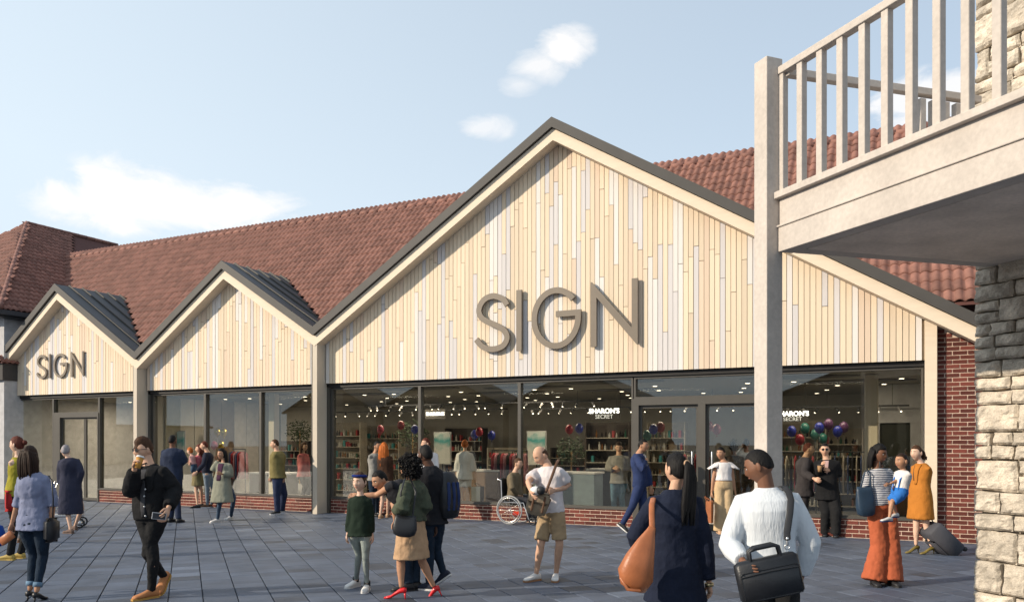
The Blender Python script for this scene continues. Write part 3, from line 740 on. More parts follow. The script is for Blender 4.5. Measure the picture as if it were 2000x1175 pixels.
# hanging track with small spot heads
for a_, c_, yy, zz in ((-9.5, -2.6, 5.0, 2.62), (-2.2, 3.8, 4.8, 2.6), (4.2, 7.6, 4.4, 2.5), (-6.5, .8, 3.6, 2.72)):
    tr = wthing('light_track', ((a_ + c_) / 2, yy, zz), 'hanging rail of small bright spotlights inside, %s' % {-9.5: 'behind the middle shop glass', -2.2: 'beside the central door', 4.2: 'behind the right-hand pane', -6.5: 'nearest the big window'}[a_], 'light track')
    h_ = (c_ - a_) / 2; b = MB(); b.box(-h_, h_, -.02, .02, -.02, .02); [b.tube([(x, 0, 0), (x, 0, 3 - zz)], .006, 5, roundcap=False) for x in (-h_ * .8, 0, h_ * .8)]; b.build('rail', M['black'], tr)
    x = -h_ + .15
    while x < h_:
        dx, dy = random.uniform(-.08, .08), random.uniform(-.09, .02); b = MB(); b.tube([(x, 0, -.03), (x + dx, dy, -.13)], .028, 8, roundcap=False); s2 = b.build('spotlight', M['black'] if random.random() < .5 else M['wall'], tr, True)
        b = MB(); b.tube([(x + dx, dy, -.13), (x + dx * 1.08, dy * 1.08, -.138)], .017, 8, roundcap=False); b.build('lamp', lampm, s2); x += random.uniform(.22, .5)
# hanging name boards
def nameboard(px, py, y, lines, label, sc_=1.0, rz=0):
    p = lp(px, py, y); t = wthing('hanging_sign', p, label, 'sign', None, rz); b = MB(); b.box(-.42 * sc_, .42 * sc_, 0, .03, -.17 * sc_, .17 * sc_); [b.tube([(x, .015, .17 * sc_), (x, .015, 2.99 - p.z)], .004, 4, roundcap=False) for x in (-.35 * sc_, .35 * sc_)]; b.build('board', M['darkpanel'], t)
    for txt, zz, sz, m_ in lines:
        c = bpy.data.curves.new('lettering', 'FONT'); c.body = txt; c.size = sz * sc_; c.align_x = 'CENTER'; c.align_y = 'CENTER'; c.extrude = .004; c.offset = .004 if m_ is whitem and sz > .15 else 0; c.space_character = 1.0 if sz > .15 else 1.35
        tx = bpy.data.objects.new('tx', c); me_ = bpy.data.meshes.new_from_object(tx); me_.materials.clear(); me_.materials.append(m_); bpy.data.objects.remove(tx)
        o_ = bpy.data.objects.new('lettering', me_); C.objects.link(o_); o_.parent = t; o_.location = (0, -.006, zz * sc_); o_.rotation_euler = (R(90), 0, 0)
dim = emis('sign_dim', (.8, .8, .78, 1), .8)
nameboard(1180, 807, 4.2, [("SHARON'S", .065, .19, whitem), ("SECRET", -.09, .155, dim)], "hanging sign reading SHARON'S SECRET beside the central door", .92)
nameboard(850, 808, 4.2, [("SHARON'S", .0, .16, whitem)], "hanging sign reading SHARON'S in the middle of the big window", .8)
nameboard(1548, 812, 4.2, [("SHARON'S", .065, .19, whitem), ("SECRET", -.09, .155, dim)], "hanging sign reading SHARON'S SECRET behind the balcony post", .8)
# shelves with goods
bottles = [mat('bottle_dark', (.02, .016, .012, 1), .25), mat('bottle_amber', (.20, .08, .02, 1), .3), mat('bottle_pale', (.5, .48, .42, 1), .4), mat('bottle_green', (.03, .10, .06, 1), .3), mat('box_red', (.35, .04, .04, 1), .6), mat('box_teal', (.05, .25, .25, 1), .6)]
shm = mat('shelf_board', (.45, .40, .32, 1), .6); shb = mat('shelf_back', (.30, .26, .20, 1), .8); shd = mat('shelf_dark', (.07, .055, .045, 1), .7)
def shelf(s_, y_, w_, h_, label, dark=False, dens=1.0, rows_=6):
    t = wthing('display_shelf', (s_, y_, .025), label, 'shelf'); b = MB(); b.box(-w_ / 2, w_ / 2, .34, .36, 0, h_); b.build('back_panel', shd if dark else shb, t)
    b = MB(); b.box(-w_ / 2 - .03, -w_ / 2, 0, .36, 0, h_); b.box(w_ / 2, w_ / 2 + .03, 0, .36, 0, h_); b.build('side_panel', shd if dark else shm, t)
    g_ = MB()
    for r_ in range(rows_):
        z = .12 + r_ * (h_ - .2) / rows_; b = MB(); b.box(-w_ / 2, w_ / 2, .01, .34, z - .02, z); b.build('shelf_board', shm, t)
        x = -w_ / 2 + .05
        while x < w_ / 2 - .05:
            if random.random() < .88 * dens:
                r0 = random.uniform(.022, .035); hh = random.uniform(.12, .24) * .9; mi = random.choices(range(6), (.4, .12, .2, .1, .1, .08))[0]
                if mi < 4: g_.tube([(x, .12, z), (x, .12, z + hh * .65), (x, .12, z + hh * .75), (x, .12, z + hh)], [r0, r0, r0 * .4, r0 * .4], 7, mi, roundcap=False)
                else: g_.box(x - r0, x + r0, .06, .18, z, z + hh, mi)
            x += random.uniform(.065, .12)
    o_ = g_.build('bottles', bottles, None); o_.matrix_world = FM @ Matrix.Translation((s_, y_, .025)); tag(o_, 'rows of bottles and boxes on ' + label[:60].split(',')[0], 'goods', None, 'stuff')
for px, y_, w_, h_, lb, dk in ((670, 5.6, 1.3, 2.3, 'tall bottle shelf just right of the big pier', 0), (745, 6.4, 1.3, 2.2, 'bottle shelf behind the ginger-haired woman', 0), (905, 6.8, 1.3, 2.1, 'bottle shelf behind the woman in white shorts', 1), (985, 5.8, 1.1, 1.5, 'low bottle shelf left of the middle mullion', 0),
        (1120, 6.4, 1.4, 1.5, 'low shelf right of the bald man', 1), (1185, 5.2, 1.2, 2.2, 'tall bottle shelf under the SHARON\'S SECRET sign', 1), (1300, 6.0, 1.0, 2.2, 'narrow shelf seen through the left door leaf', 0), (1560, 5.4, 1.2, 2.2, 'pale shelf behind the man in the grey suit', 0),
        (1640, 5.6, 1.0, 2.0, 'pale shelf behind the person in black suit', 0), (560, 6.2, 1.8, 1.7, 'bottle shelf behind the man in the olive T-shirt', 1), (490, 5.4, 1.4, 1.3, 'low dark shelf behind the young woman in the cardigan', 1)):
    shelf(fx(px, y_), y_, w_, h_, lb, dk)
# balloons
bal_c = {'red': (.24, .02, .03), 'blue': (.02, .03, .24), 'teal': (.02, .11, .09), 'pink': (.32, .06, .09), 'purple': (.09, .035, .09), 'gold': (.45, .32, .06)}
where = {'n': 'inside the big window'}
BL = [(936, 843, 3, 'red', 'hanging left of the middle mullion'), (927, 848, 3.2, 'blue', 'just left of the red one by the mullion'), (960, 850, 3.1, 'blue', 'just right of the red one by the mullion'), (1131, 836, 3, 'blue', 'alone under the rail between mullion and sign'), (1112, 838, 3.4, 'red', 'pale pair left of the lone blue one'),
      (743, 838, 3, 'pink', 'above the ginger-haired woman'), (783, 830, 3, 'red', 'highest in the first bay'), (810, 838, 3, 'blue', 'touching the first mullion'), (1276, 838, 2.4, 'blue', 'left inside the left door leaf'), (1290, 834, 2.6, 'red', 'right inside the left door leaf'), (1264, 850, 2.8, 'teal', 'lowest inside the left door leaf'),
      (1384, 832, 2.6, 'red', 'at the top of the right door leaf'), (1400, 838, 2.8, 'pink', 'behind the red one in the right door leaf'), (1546, 842, 3, 'blue', 'nearest the balcony post'), (1562, 858, 3, 'red', 'lowest above the man in the grey suit'), (1600, 835, 3.2, 'blue', 'above the person in the black suit'),
      (1618, 828, 3.3, 'purple', 'highest in the right-hand cluster'), (1572, 836, 3.4, 'teal', 'left in the right-hand cluster'), (1592, 848, 3.6, 'teal', 'in the middle of the right-hand cluster'), (1636, 842, 3.3, 'blue', 'right of centre in the right-hand cluster'), (1648, 834, 3.4, 'purple', 'at the right end of the cluster'), (1607, 856, 3.8, 'teal', 'large and lowest in the right-hand cluster'),
      (437, 844, 1.6, 'gold', 'larger, above the family by the middle shop'), (425, 843, 1.9, 'gold', 'smaller, left of the larger gold one'), (432, 868, 1.7, 'gold', 'lower, beside the young woman in the cardigan'), (418, 869, 1.7, 'pink', 'above the bearded man in the navy sweater')]
bme = {}
for c_, col in bal_c.items():
    b = MB(); b.ell((0, 0, 0), .10, .10, .125, 14, 10); b.tube([(0, 0, -.135), (0, 0, -.16)], [.006, .018], 7, roundcap=False); bme[c_] = b.mesh('balloon', mat('balloon_' + c_, col + (1,), .3 if c_ != 'gold' else .2, 0 if c_ != 'gold' else .8, .02), True)
sb_ = MB(); sb_.tube([(0, 0, -.16), (.01, 0, -.34), (-.01, .01, -.5)], .0025, 4, roundcap=False); sme = sb_.mesh('string', M['wall'])
for px, py, y_, c_, wh in BL:
    o_ = inst('balloon', bme[c_]); o_.matrix_world = FM @ Matrix.Translation(lp(px, py, y_)); tag(o_, '%s balloon %s' % (c_, wh), 'balloon', 'balloons hung inside the shops'); st_ = inst('string', sme, o_)
# posters, counters, clothes rack, plant
pm = bpy.data.materials.new('poster_print'); pm.use_nodes = True; n = pm.node_tree.nodes; l = pm.node_tree.links
t_ = n.new('ShaderNodeTexCoord'); sp = n.new('ShaderNodeSeparateXYZ'); l.new(t_.outputs['Object'], sp.inputs[0]); nn_ = n.new('ShaderNodeTexNoise'); nn_.inputs['Scale'].default_value = 4; l.new(t_.outputs['Object'], nn_.inputs[0])
ad = n.new('ShaderNodeMath'); ad.operation = 'MULTIPLY_ADD'; l.new(nn_.outputs[0], ad.inputs[0]); ad.inputs[1].default_value = .5; l.new(sp.outputs['Z'], ad.inputs[2])
cr = n.new('ShaderNodeValToRGB'); e0, e1 = cr.color_ramp.elements; e0.position = .2; e0.color = (.6, .6, .55, 1); e1.position = .42; e1.color = (.05, .35, .34, 1); q = cr.color_ramp.elements.new(.6); q.color = (.55, .6, .56, 1)
l.new(ad.outputs[0], cr.inputs[0]); l.new(cr.outputs[0], n['Principled BSDF'].inputs['Base Color'])
for px, lb in ((345, 'pale poster inside the left bay of the middle shop'), (863, 'white and turquoise poster left of the woman in white shorts'), (1047, 'white and turquoise poster above the bald man')):
    t = wthing('poster', lp(px, 872, 5.2 if px > 500 else .9), lb, 'poster'); b = MB(); b.box(-.27, .27, 0, .03, -.5, .42); b.build('print', pm, t); b = MB(); b.box(-.3, .3, .03, .05, -.53, .45); b.build('poster_frame', M['wall'], t); b = MB(); b.tube([(0, .04, -.5), (0, .04, -1.60)], .02, 6); b.build('stand', M['black'], t)
def counter(px, y_, w_, d_, h_, lb, m_):
    t = wthing('counter', (fx(px, y_), y_, .025), lb, 'counter'); b = MB(); b.bbox(-w_ / 2, w_ / 2, 0, d_, 0, h_ - .05, .01); b.build('base', m_, t); b = MB(); b.bbox(-w_ / 2 - .03, w_ / 2 + .03, -.03, d_ + .03, h_ - .05, h_, .008); b.build('counter_top', M['wall'], t)
counter(1100, 2.6, 1.6, .6, .95, 'pale blue-grey counter behind the bald man', mat('counter_blue', (.16, .20, .23, 1), .5)); counter(1195, 3.6, 1.3, .6, 1.0, 'dark counter behind the man in the grey sweater', M['darkpanel']); counter(930, 3.0, 1.3, .6, .95, 'brown counter behind the woman in white shorts', mat('counter_brown', (.16, .10, .07, 1), .6)); counter(520, 2.2, 1.3, .6, .8, 'low dark display table behind the middle glass', M['darkpanel'])
def rack(px, y_, lb, cols):
    t = wthing('clothes_rack', (fx(px, y_), y_, .025), lb, 'clothes rack'); b = MB(); [b.tube([(x, 0, 0), (x, 0, 1.45)], .015, 6) for x in (-.5, .5)]; b.tube([(-.5, 0, 1.45), (.5, 0, 1.45)], .015, 6); [b.tube([(x, -.2, .02), (x, .2, .02)], .015, 6) for x in (-.5, .5)]; b.build('frame', M['black'], t, True)
    for k_2 in range(11):
        x = -.44 + k_2 * .088; b = MB(); b.loft([[(x + .02 * math.cos(a) * s2, .2 * math.sin(a) * s2, z) for a in [2 * math.pi * q / 10 for q in range(10)]] for z, s2 in ((.55, 1.0), (.9, .95), (1.3, .9), (1.38, .35))]); b.build('garment', cols[k_2 % len(cols)], t, True)
gm = [mat('garment_red', (.30, .03, .04, 1), .9), mat('garment_pink', (.40, .18, .20, 1), .9), mat('garment_black', (.02, .02, .02, 1), .9), mat('garment_cream', (.42, .36, .28, 1), .9), mat('garment_blue', (.06, .08, .16, 1), .9)]
rack(995, 3.2, 'rack of red and pink clothes left of the wheelchair user', gm[:3]); rack(1345, 3.2, 'rack of mixed clothes seen through the left door leaf', [gm[4], gm[0], gm[3]]); rack(1545, 2.6, 'rack of pale clothes behind the balcony post', [gm[3], gm[2], gm[0], gm[4]]); rack(1665, 3.4, 'rack of cream and dark clothes behind the person in black suit', [gm[3], gm[4], gm[2]]); rack(455, 3.0, 'rack of rose-red clothes behind the cardigan woman', [gm[0], gm[1], gm[4]])
leafm = mat('plant_leaf', (.035, .055, .025, 1), .6, 0, .4, 8, island=.3)
def plant(px, y_, zc, r_, lb):
    t = wthing('potted_plant', (fx(px, y_), y_, .025), lb, 'plant'); b = MB(); b.tube([(0, 0, 0), (0, 0, .35)], [.15, .2], 12, roundcap=False); b.build('pot', M['wall'], t, True); b = MB(); b.tube([(0, 0, .3), (.02, 0, zc)], .02, 6); b.build('stem', M['tanpanel'], t, True); b = MB()
    for _ in range(420):
        v = Vector((random.gauss(0, 1), random.gauss(0, 1), random.gauss(0, 1))).normalized() * r_ * random.random() ** .4; v.z = v.z * .9 + zc; a = Vector((random.gauss(0, 1), random.gauss(0, 1), random.gauss(0, .6))).normalized() * .05; c_ = a.orthogonal().normalized() * .018; b.add([v - a, v + c_, v + a, v - c_], [(0, 1, 2, 3)])
    b.build('foliage', leafm, t, kind='stuff')
plant(1115, 4.2, 1.45, .42, 'leafy potted plant right of the bald man, inside'); plant(805, 4.6, 1.9, .5, 'tall dark potted plant inside the first bay of the big window'); plant(585, 4.6, 2.0, .45, 'tall dark potted plant inside beside the big pier'); plant(312, 1.4, 2.2, .4, 'tall potted plant inside the left bay of the middle shop')
# right-hand inner wall; a dark panel stands in for shade in its doorway
t = wthing('partition', (fx(1690, 4.6), 4.6, .025), 'pale inner wall with a dark doorway behind the right-hand pane', 'wall'); b = MB(); dw = fx(1718, 4.6) - fx(1690, 4.6); de = fx(1778, 4.6) - fx(1690, 4.6)
b.box(0, dw, 0, .12, 0, 2.96); b.box(dw, de, 0, .12, 2.1, 2.96); b.box(de, 2.0, 0, .12, 0, 2.96); b.build('wall', M['wall'], t); b = MB(); b.box(dw + .01, de - .01, .08, .11, 0, 2.095); b.build('door', mat('doorway_shade', (.03, .032, .02, 1), .6), t)
t = wthing('column', (fx(1702, 1.6), 1.6, .025), 'slim grey column inside the right-hand pane', 'column'); b = MB(); b.bbox(-.12, .12, -.12, .12, 0, 2.96, .01); b.build('shaft', M['pier'], t); b = MB(); b.bbox(-.14, .14, -.14, .14, 0, .1, .01); b.build('base', M['wall'], t)
t = wthing('column', (fx(535, 1.2), 1.2, .025), 'slim grey column inside the right bay of the middle shop', 'column'); b = MB(); b.bbox(-.1, .1, -.1, .1, 0, 2.96, .01); b.build('shaft', M['pier'], t); b = MB(); b.bbox(-.12, .12, -.12, .12, 0, .1, .01); b.build('base', M['wall'], t)
# left shop: tan panelled back wall
t = wthing('panelled_wall', (-16.85, 3.2, .025), 'tan panelled wall inside the left shop', 'wall', None, R(90)); b = MB(); b.box(-3, 2.9, .03, .12, 0, 2.96); b.build('wall', mat('panel_gap', (.12, .08, .05, 1), .9), t); x = -2.98; k = 0
while x < 2.85:
    w_ = (.55, .42, .62)[k % 3]; b = MB(); b.bbox(x, min(2.88, x + w_ - .012), 0, .028, .03, 2.45, .004); b.build('panel', [M['tanpanel'], mat('tan_panel_light', (.42, .29, .16, 1), .7), mat('tan_panel_dark', (.27, .17, .08, 1), .7)][k % 3], t); x += w_; k += 1
b = MB(); b.box(-3, 2.9, -.02, .03, 2.47, 2.94); b.build('bulkhead', M['plaster'], t)

# ================================================================== the far side of the square (seen mirrored in the glass)
for s_, w_, h_, rf, lb in ((-37, 9.5, 4.2, 2.4, 'timber gabled shop across the square, farthest left'), (-26, 11, 4.4, 2.6, 'gabled shop across the square, second from its left end'), (-14.5, 11, 4.4, 2.4, 'gabled shop across the square, third from its left end'), (7, 15, 4.6, 2.8, 'wide gabled shop across the square beyond the gap'), (24, 16, 4.6, 2.6, 'wide gabled shop across the square at its right end')):
    t = wthing('shop_building', (s_, -40, 0), lb, 'building'); b = MB(); b.box(-w_ / 2, w_ / 2, -6, 0, 0, h_); b.prism([(-w_ / 2, h_), (w_ / 2, h_), (0, h_ + rf)], -6, 0); b.build('wall', mat('far_wall', (.34, .27, .19, 1), .85, 0, .1), t)
    b = MB(); 
    for sg in (-1, 1): b.add([(0, -6.3, h_ + rf + .08), (0, .3, h_ + rf + .08), (sg * (w_ / 2 + .3), .3, h_ - .05), (sg * (w_ / 2 + .3), -6.3, h_ - .05), (0, -6.3, h_ + rf + .2), (0, .3, h_ + rf + .2), (sg * (w_ / 2 + .3), .3, h_ + .07), (sg * (w_ / 2 + .3), -6.3, h_ + .07)], [(0, 1, 2, 3), (4, 7, 6, 5), (1, 5, 6, 2), (0, 4, 5, 1), (3, 2, 6, 7), (0, 3, 7, 4)])
    b.build('roof', M['trim'], t)
    nwin = int(w_ / 2.4)
    for k in range(nwin):
        x = -w_ / 2 + (k + .5) * w_ / nwin; b = MB(); b.box(x - 1, x + 1, .005, .05, .4, 2.9); f_ = b.build('window', M['frame'], t); b = MB(); b.box(x - .92, x + .92, .052, .06, .48, 2.82); b.build('pane', mat('far_glass', (.03, .035, .04, 1), .1), f_)

t = wthing('shop_building', (-47, -27, 0), 'brick terrace closing the left end of the square', 'building', None, R(90)); b = MB(); b.box(0, 36, 0, 6, 0, 5.2); b.build('wall', mat('far_brick', (.26, .20, .15, 1), .85, 0, .15, 3), t); b = MB(); b.prism([(-.3, 5.25), (6.3, 5.25), (3, 7.8)], -.3, 36.3, mtx=Matrix(((0, 1, 0, 0), (1, 0, 0, 0), (0, 0, 1, 0), (0, 0, 0, 1)))); b.build('roof', M['trim'], t)
for k in range(10): b = MB(); b.box(1.2 + k * 3.5, 3.4 + k * 3.5, -.05, .02, .5, 2.8); f_ = b.build('window', M['frame'], t); b = MB(); b.box(1.3 + k * 3.5, 3.3 + k * 3.5, -.062, -.052, .6, 2.7); b.build('pane', mat('far_glass', (.03, .035, .04, 1), .1), f_)
t = wthing('kiosk', (-50, -34, 0), 'low pale kiosk at the left corner of the square', 'kiosk', None, R(90)); b = MB(); b.box(-5, 6, 0, 4, 0, 2.9); b.build('wall', mat('kiosk_wall', (.42, .38, .34, 1), .85), t); b = MB(); b.box(-5.2, 6.2, -.3, 4.2, 2.905, 3.1); b.build('roof', M['trim'], t)

t = wthing('display_wall', (-11.0, .5, .025), 'grey-green display wall with upright panels inside the middle shop', 'wall', None, R(90)); k = 0; x = 0
while x < 4.4: b = MB(); b.bbox(x, x + .5, -.03, 0, .0, 2.9, .005); b.build('panel', [mat('panel_olive', (.20, .18, .12, 1), .6), mat('panel_greige', (.36, .32, .27, 1), .7), mat('panel_brown', (.13, .10, .075, 1), .6), M['plaster']][(k * 7 + k // 2) % 4], t); x += .515; k += 1
# ================================================================== PEOPLE
tmp = bpy.data.scenes.new('bake'); TC_ = tmp.collection
def bake(mb, voxel, smooth=4, disp=None, dsize=.07, cut=None):
    """voxel-fuse the overlapping lofts of a mesh builder into one continuous surface"""
    me = mb.mesh('x', [M['black']]); fixn(me); o = bpy.data.objects.new('x', me); TC_.objects.link(o)
    m = o.modifiers.new('r', 'REMESH'); m.mode = 'VOXEL'; m.voxel_size = voxel; m.use_smooth_shade = True
    if smooth: s_ = o.modifiers.new('s', 'SMOOTH'); s_.factor = .5; s_.iterations = smooth
    if disp:
        t = bpy.data.textures.new('wrinkle', 'CLOUDS'); t.noise_scale = dsize; t.noise_depth = 2
        d = o.modifiers.new('d', 'DISPLACE'); d.texture = t; d.strength = disp; d.mid_level = .5; d.texture_coords = 'GLOBAL'
    tmp.view_layers[0].update(); dg = tmp.view_layers[0].depsgraph
    me2 = bpy.data.meshes.new_from_object(o.evaluated_get(dg)); bpy.data.objects.remove(o)
    me2.polygons.foreach_set('use_smooth', [True] * len(me2.polygons)); me2.update()
    return me2
def joinmesh(me, mb):
    """append builder geometry to a baked mesh"""
    n = len(me.vertices); co = np.empty(n * 3, 'f'); me.vertices.foreach_get('co', co)
    out_ = MB(); out_.v = [tuple(c) for c in co.reshape(-1, 3)]; out_.f = [tuple(p.vertices) for p in me.polygons]; out_.m = [0] * len(out_.f)
    out_.add(mb.v, mb.f); out_.m = [0] * len(out_.f); return out_
def sst(a, b_, x):
    t = min(1, max(0, (x - a) / (b_ - a))); return t * t * (3 - 2 * t)
SKIN = {}
def skinmat(k):
    cols = {'light': (.56, .33, .22, 1), 'fair': (.62, .40, .29, 1), 'tan': (.42, .22, .13, 1), 'brown': (.17, .078, .045, 1), 'dark': (.09, .042, .026, 1)}
    return mat('skin_' + k, cols[k], .55, 0, .08, 20, spec=.35)
def cloth(name, col, var=.12, bump=.55, bscale=9, rough=.9, scale=9, stretch=(1, 1, 1)):
    return mat('cloth_' + name, tuple(col) + (1,), rough, 0, var, scale, stretch, bump, bscale, spec=.2, bstretch=(1.3, 1.3, .7), bdist=.035)
def hairmat(name, col): return mat('hair_' + name, tuple(col) + (1,), .62, 0, .35, 60, (1, 1, .12), .6, 90, spec=.18, bstretch=(1, 1, .1))
for nm, col in (('black', (.008, .007, .007)), ('darkbrown', (.025, .013, .008)), ('brown', (.06, .028, .014)), ('ginger', (.42, .11, .02)), ('grey', (.25, .23, .24)), ('blond', (.35, .26, .16)), ('auburn', (.10, .025, .015))): hairmat(nm, col)
eyew = mat('eye_white', (.7, .68, .65, 1), .2); eyed = mat('eye_iris', (.02, .012, .008, 1), .15); lipm = mat('lips', (.40, .15, .11, 1), .5)
def head_pt(x, y, z):
    px, py, pz = x * .075, y * .096, z * .118
    if z < 0:
        f = 1 - .34 * (-z) ** 1.7; px *= f
        if y < 0: py *= 1 - .45 * sst(.15, .8, -z)
        else: py *= 1 - .10 * sst(.3, 1, -z)
    if y > 0:
        py += .026 * math.exp(-(x / .13) ** 2) * (math.exp(-((z + .22) / .13) ** 2) + .55 * math.exp(-((z + .02) / .16) ** 2) * .8)
        py -= .011 * math.exp(-((abs(x) - .36) / .17) ** 2 - ((z - .06) / .13) ** 2)
        py += .005 * math.exp(-((z - .22) / .08) ** 2) * (1 - x * x)
        py += .007 * math.exp(-(x / .26) ** 2 - ((z + .50) / .10) ** 2)
        py -= .004 * math.exp(-(x / .3) ** 2 - ((z + .66) / .07) ** 2)
        py += .008 * math.exp(-(x / .3) ** 2 - ((z + .86) / .14) ** 2)
        px += math.copysign(.004, x) * math.exp(-((z + .15) / .2) ** 2) if abs(x) > .3 else 0
    return px, py, pz
def head_grid(fun, n=30, m=22):
    rings = []
    for j in range(m + 1):
        a = -math.pi / 2 + math.pi * (j + (.2 if j == 0 else -.2 if j == m else 0)) / m
        rings.append([fun(math.cos(a) * math.cos(2 * math.pi * q / n), math.cos(a) * math.sin(2 * math.pi * q / n), math.sin(a)) for q in range(n)])
    return rings
HAIRLINE = {  # side, front, back, volume
    'short': (.0, .55, -.38, .045), 'crew': (.02, .54, -.36, .02), 'bald': (.12, 3, -.42, .012), 'quiff': (.02, .54, -.38, .035), 'full': (-.30, .50, -.6, .10),
    'bob': (-.75, .50, -1, .13), 'pony': (-.25, .50, -.6, .06), 'bun': (-.2, .5, -.55, .07), 'curly': (-.5, .42, -.8, .14), 'long': (-.7, .5, -1, .11), 'fringe': (-.3, .22, -.6, .09), 'wavy': (-.35, .46, -.6, .13)}
def limb_r(base, off): return [q + off for q in base]

def person(label, D, h, yaw, hd, nk, pv, arms, legs, top=None, bot=None, shoe=None, hair=('short', 'black'), skin='light', hyaw=None, tilt=0, build=1.0, fem=False,
           headk=1.0, group=None, face=True, roll=0, extra=None, shw=1.0, curl=.5):
    """joints are given where the photograph shows them (column, row, metres nearer(-)/farther(+)); real 3-D lengths everywhere"""
    vox = min(.017, max(.0085, D * .0013))
    base = at(pv[0], HOR, D); base.z = 0
    root = empty('person', base, 0, label, 'person', group)
    def L_(p, dz=0): return at(p[0], p[1], D + (p[2] if len(p) > 2 else 0) + dz) - base
    k = h / 1.75
    f = Vector((math.sin(R(yaw)), -math.cos(R(yaw)), 0)); left = Vector((-f.y, f.x, 0))
    N_ = L_(nk); P_ = L_(pv)
    spine = (N_ - P_); up = spine.normalized()
    fw = (f - up * f.dot(up)).normalized(); lf = up.cross(fw) * -1
    if lf.dot(left) < 0: lf = -lf
    hy = yaw if hyaw is None else hyaw
    hf = Vector((math.sin(R(hy)), -math.cos(R(hy)), 0)); hl = Vector((-hf.y, hf.x, 0)); hu = Vector((0, 0, 1))
    rt = Matrix.Rotation(R(-tilt), 3, hl); 
    hf2 = Matrix.Rotation(R(tilt), 3, hl) @ hf
    if (hf2.z > 0) == (tilt > 0): hf2 = Matrix.Rotation(R(-tilt), 3, hl) @ hf
    hu = hl.cross(hf2); hu = hu if hu.z > 0 else -hu
    if roll: q_ = Matrix.Rotation(R(roll), 3, hf2); hl = q_ @ hl; hu = q_ @ hu
    H_ = L_(hd); hk = k ** .5 * headk
    if h < 1.5: hk = headk
    def hp(x, y, z, s=1.0): return H_ + (hl * x + hf2 * y + hu * z) * hk * s
    w_ = build * k; sm = skinmat(skin)
    def ring(c, a, b_, n=18, pw=2.3, u=None, v=None):
        u = u or lf; v = v or fw; out_ = []
        for q in range(n):
            t = 2 * math.pi * q / n; cs, sn = math.cos(t), math.sin(t)
            out_.append(c + u * a * math.copysign(abs(cs) ** (2 / pw), cs) + v * b_ * math.copysign(abs(sn) ** (2 / pw), sn))
        return out_
    if fem: T = [(-.10, .12, .10), (0, .168, .115), (.15, .165, .112), (.35, .132, .095), (.5, .125, .09), (.68, .143, .108), (.82, .142, .10), (.91, .112, .08), (.99, .062, .055)]
    else: T = [(-.10, .12, .10), (0, .160, .115), (.2, .152, .108), (.42, .150, .104), (.6, .165, .115), (.75, .170, .120), (.86, .160, .105), (.93, .118, .085), (.99, .068, .062)]
    def torso_at(t):
        for (t0, a0, b0), (t1, a1, b1) in zip(T, T[1:]):
            if t0 <= t <= t1:
                q = (t - t0) / (t1 - t0); return a0 + (a1 - a0) * q, b0 + (b1 - b0) * q
        return T[0][1:] if t < T[0][0] else T[-1][1:]
    def spt(t): return P_ + spine * t + fw * (.012 * math.sin(t * 6)) * k
    sh_w = (.140 if fem else .166) * w_ * shw; hip_w = .088 * k
    SH = {'L': P_ + spine * .865 + lf * sh_w, 'R': P_ + spine * .865 - lf * sh_w}
    HP = {'L': P_ + lf * hip_w - up * .02, 'R': P_ - lf * hip_w - up * .02}
    UA, FA, TH, SHN = .172 * h, .148 * h, .245 * h, .245 * h
    J = {}
    def reach(a, p, ln, sgn):
        """point on the camera ray through p at bone length ln from a, nearer (-1) or farther (+1)"""
        if sgn:
            O_ = Vector((0, 0, EYE)) - base; v = Vector(((p[0] - 1000) / FOC, 1, (HOR - p[1]) / FOC)).normalized(); oa = O_ - a
            B_ = v.dot(oa); Cc = oa.dot(oa) - ln * ln; dsc = B_ * B_ - Cc
            if dsc > 0: return O_ + v * (-B_ + (math.sqrt(dsc) if sgn > 0 else -math.sqrt(dsc)))
        q = L_(p[:2]); d = q - a
        return a + d.normalized() * min(d.length, ln * 1.08)
    for s_ in 'LR':
        e, w__ = arms[s_]
        E_ = reach(SH[s_], e, UA, e[2] if len(e) > 2 else 0)
        W_ = reach(E_, w__, FA, w__[2] if len(w__) > 2 else 0)
        J[s_] = (SH[s_], E_, W_)
    LG = {}
    for s_ in 'LR':
        kn, an = legs[s_][:2]; opt = legs[s_][2] if len(legs[s_]) > 2 else {}
        sole = .075 * k + opt.get('heel', 0)
        if 'dz' in opt: A_ = L_((an[0], an[1], opt['dz']))
        else:
            Dg = FOC * (EYE - sole) / max(60, (an[1] - HOR)); A_ = at(an[0], an[1], Dg) - base
            A_.z = sole
        md = (A_ + HP[s_]) / 2; q = L_(kn); K_ = Vector((q.x, md.y, q.z))
        bend = opt.get('kd', None)
        if bend is None:
            # put the knee forward of the hip-ankle line to keep thigh length
            dl = TH ** 2 - (K_.x - HP[s_].x) ** 2 - (K_.z - HP[s_].z) ** 2
            if dl > 0:
                dy = math.sqrt(dl); c1 = HP[s_].y + math.copysign(dy, f.y if abs(f.y) > .3 else (md.y - HP[s_].y) or -1)
                K_.y = md.y + max(-.09, min(.09, (c1 - md.y) * .4))
        else: K_.y = md.y + bend
        fy = opt.get('fyaw', yaw); pitch = opt.get('pitch', 0)
        LG[s_] = (HP[s_], K_, A_, fy, pitch, opt)
    # ---------------- body: one continuous figure
    b = MB()
    b.loft([ring(spt(t), a * w_, b_ * w_) for t, a, b_ in T])
    b.tube([P_ + spine * .93, P_ + spine * 1.0 , H_ - hu * .05 * hk - hf2 * .012], [.062 * w_, .052 * k * (.9 if fem else 1.08), .050 * k * (.9 if fem else 1.05)], 12)
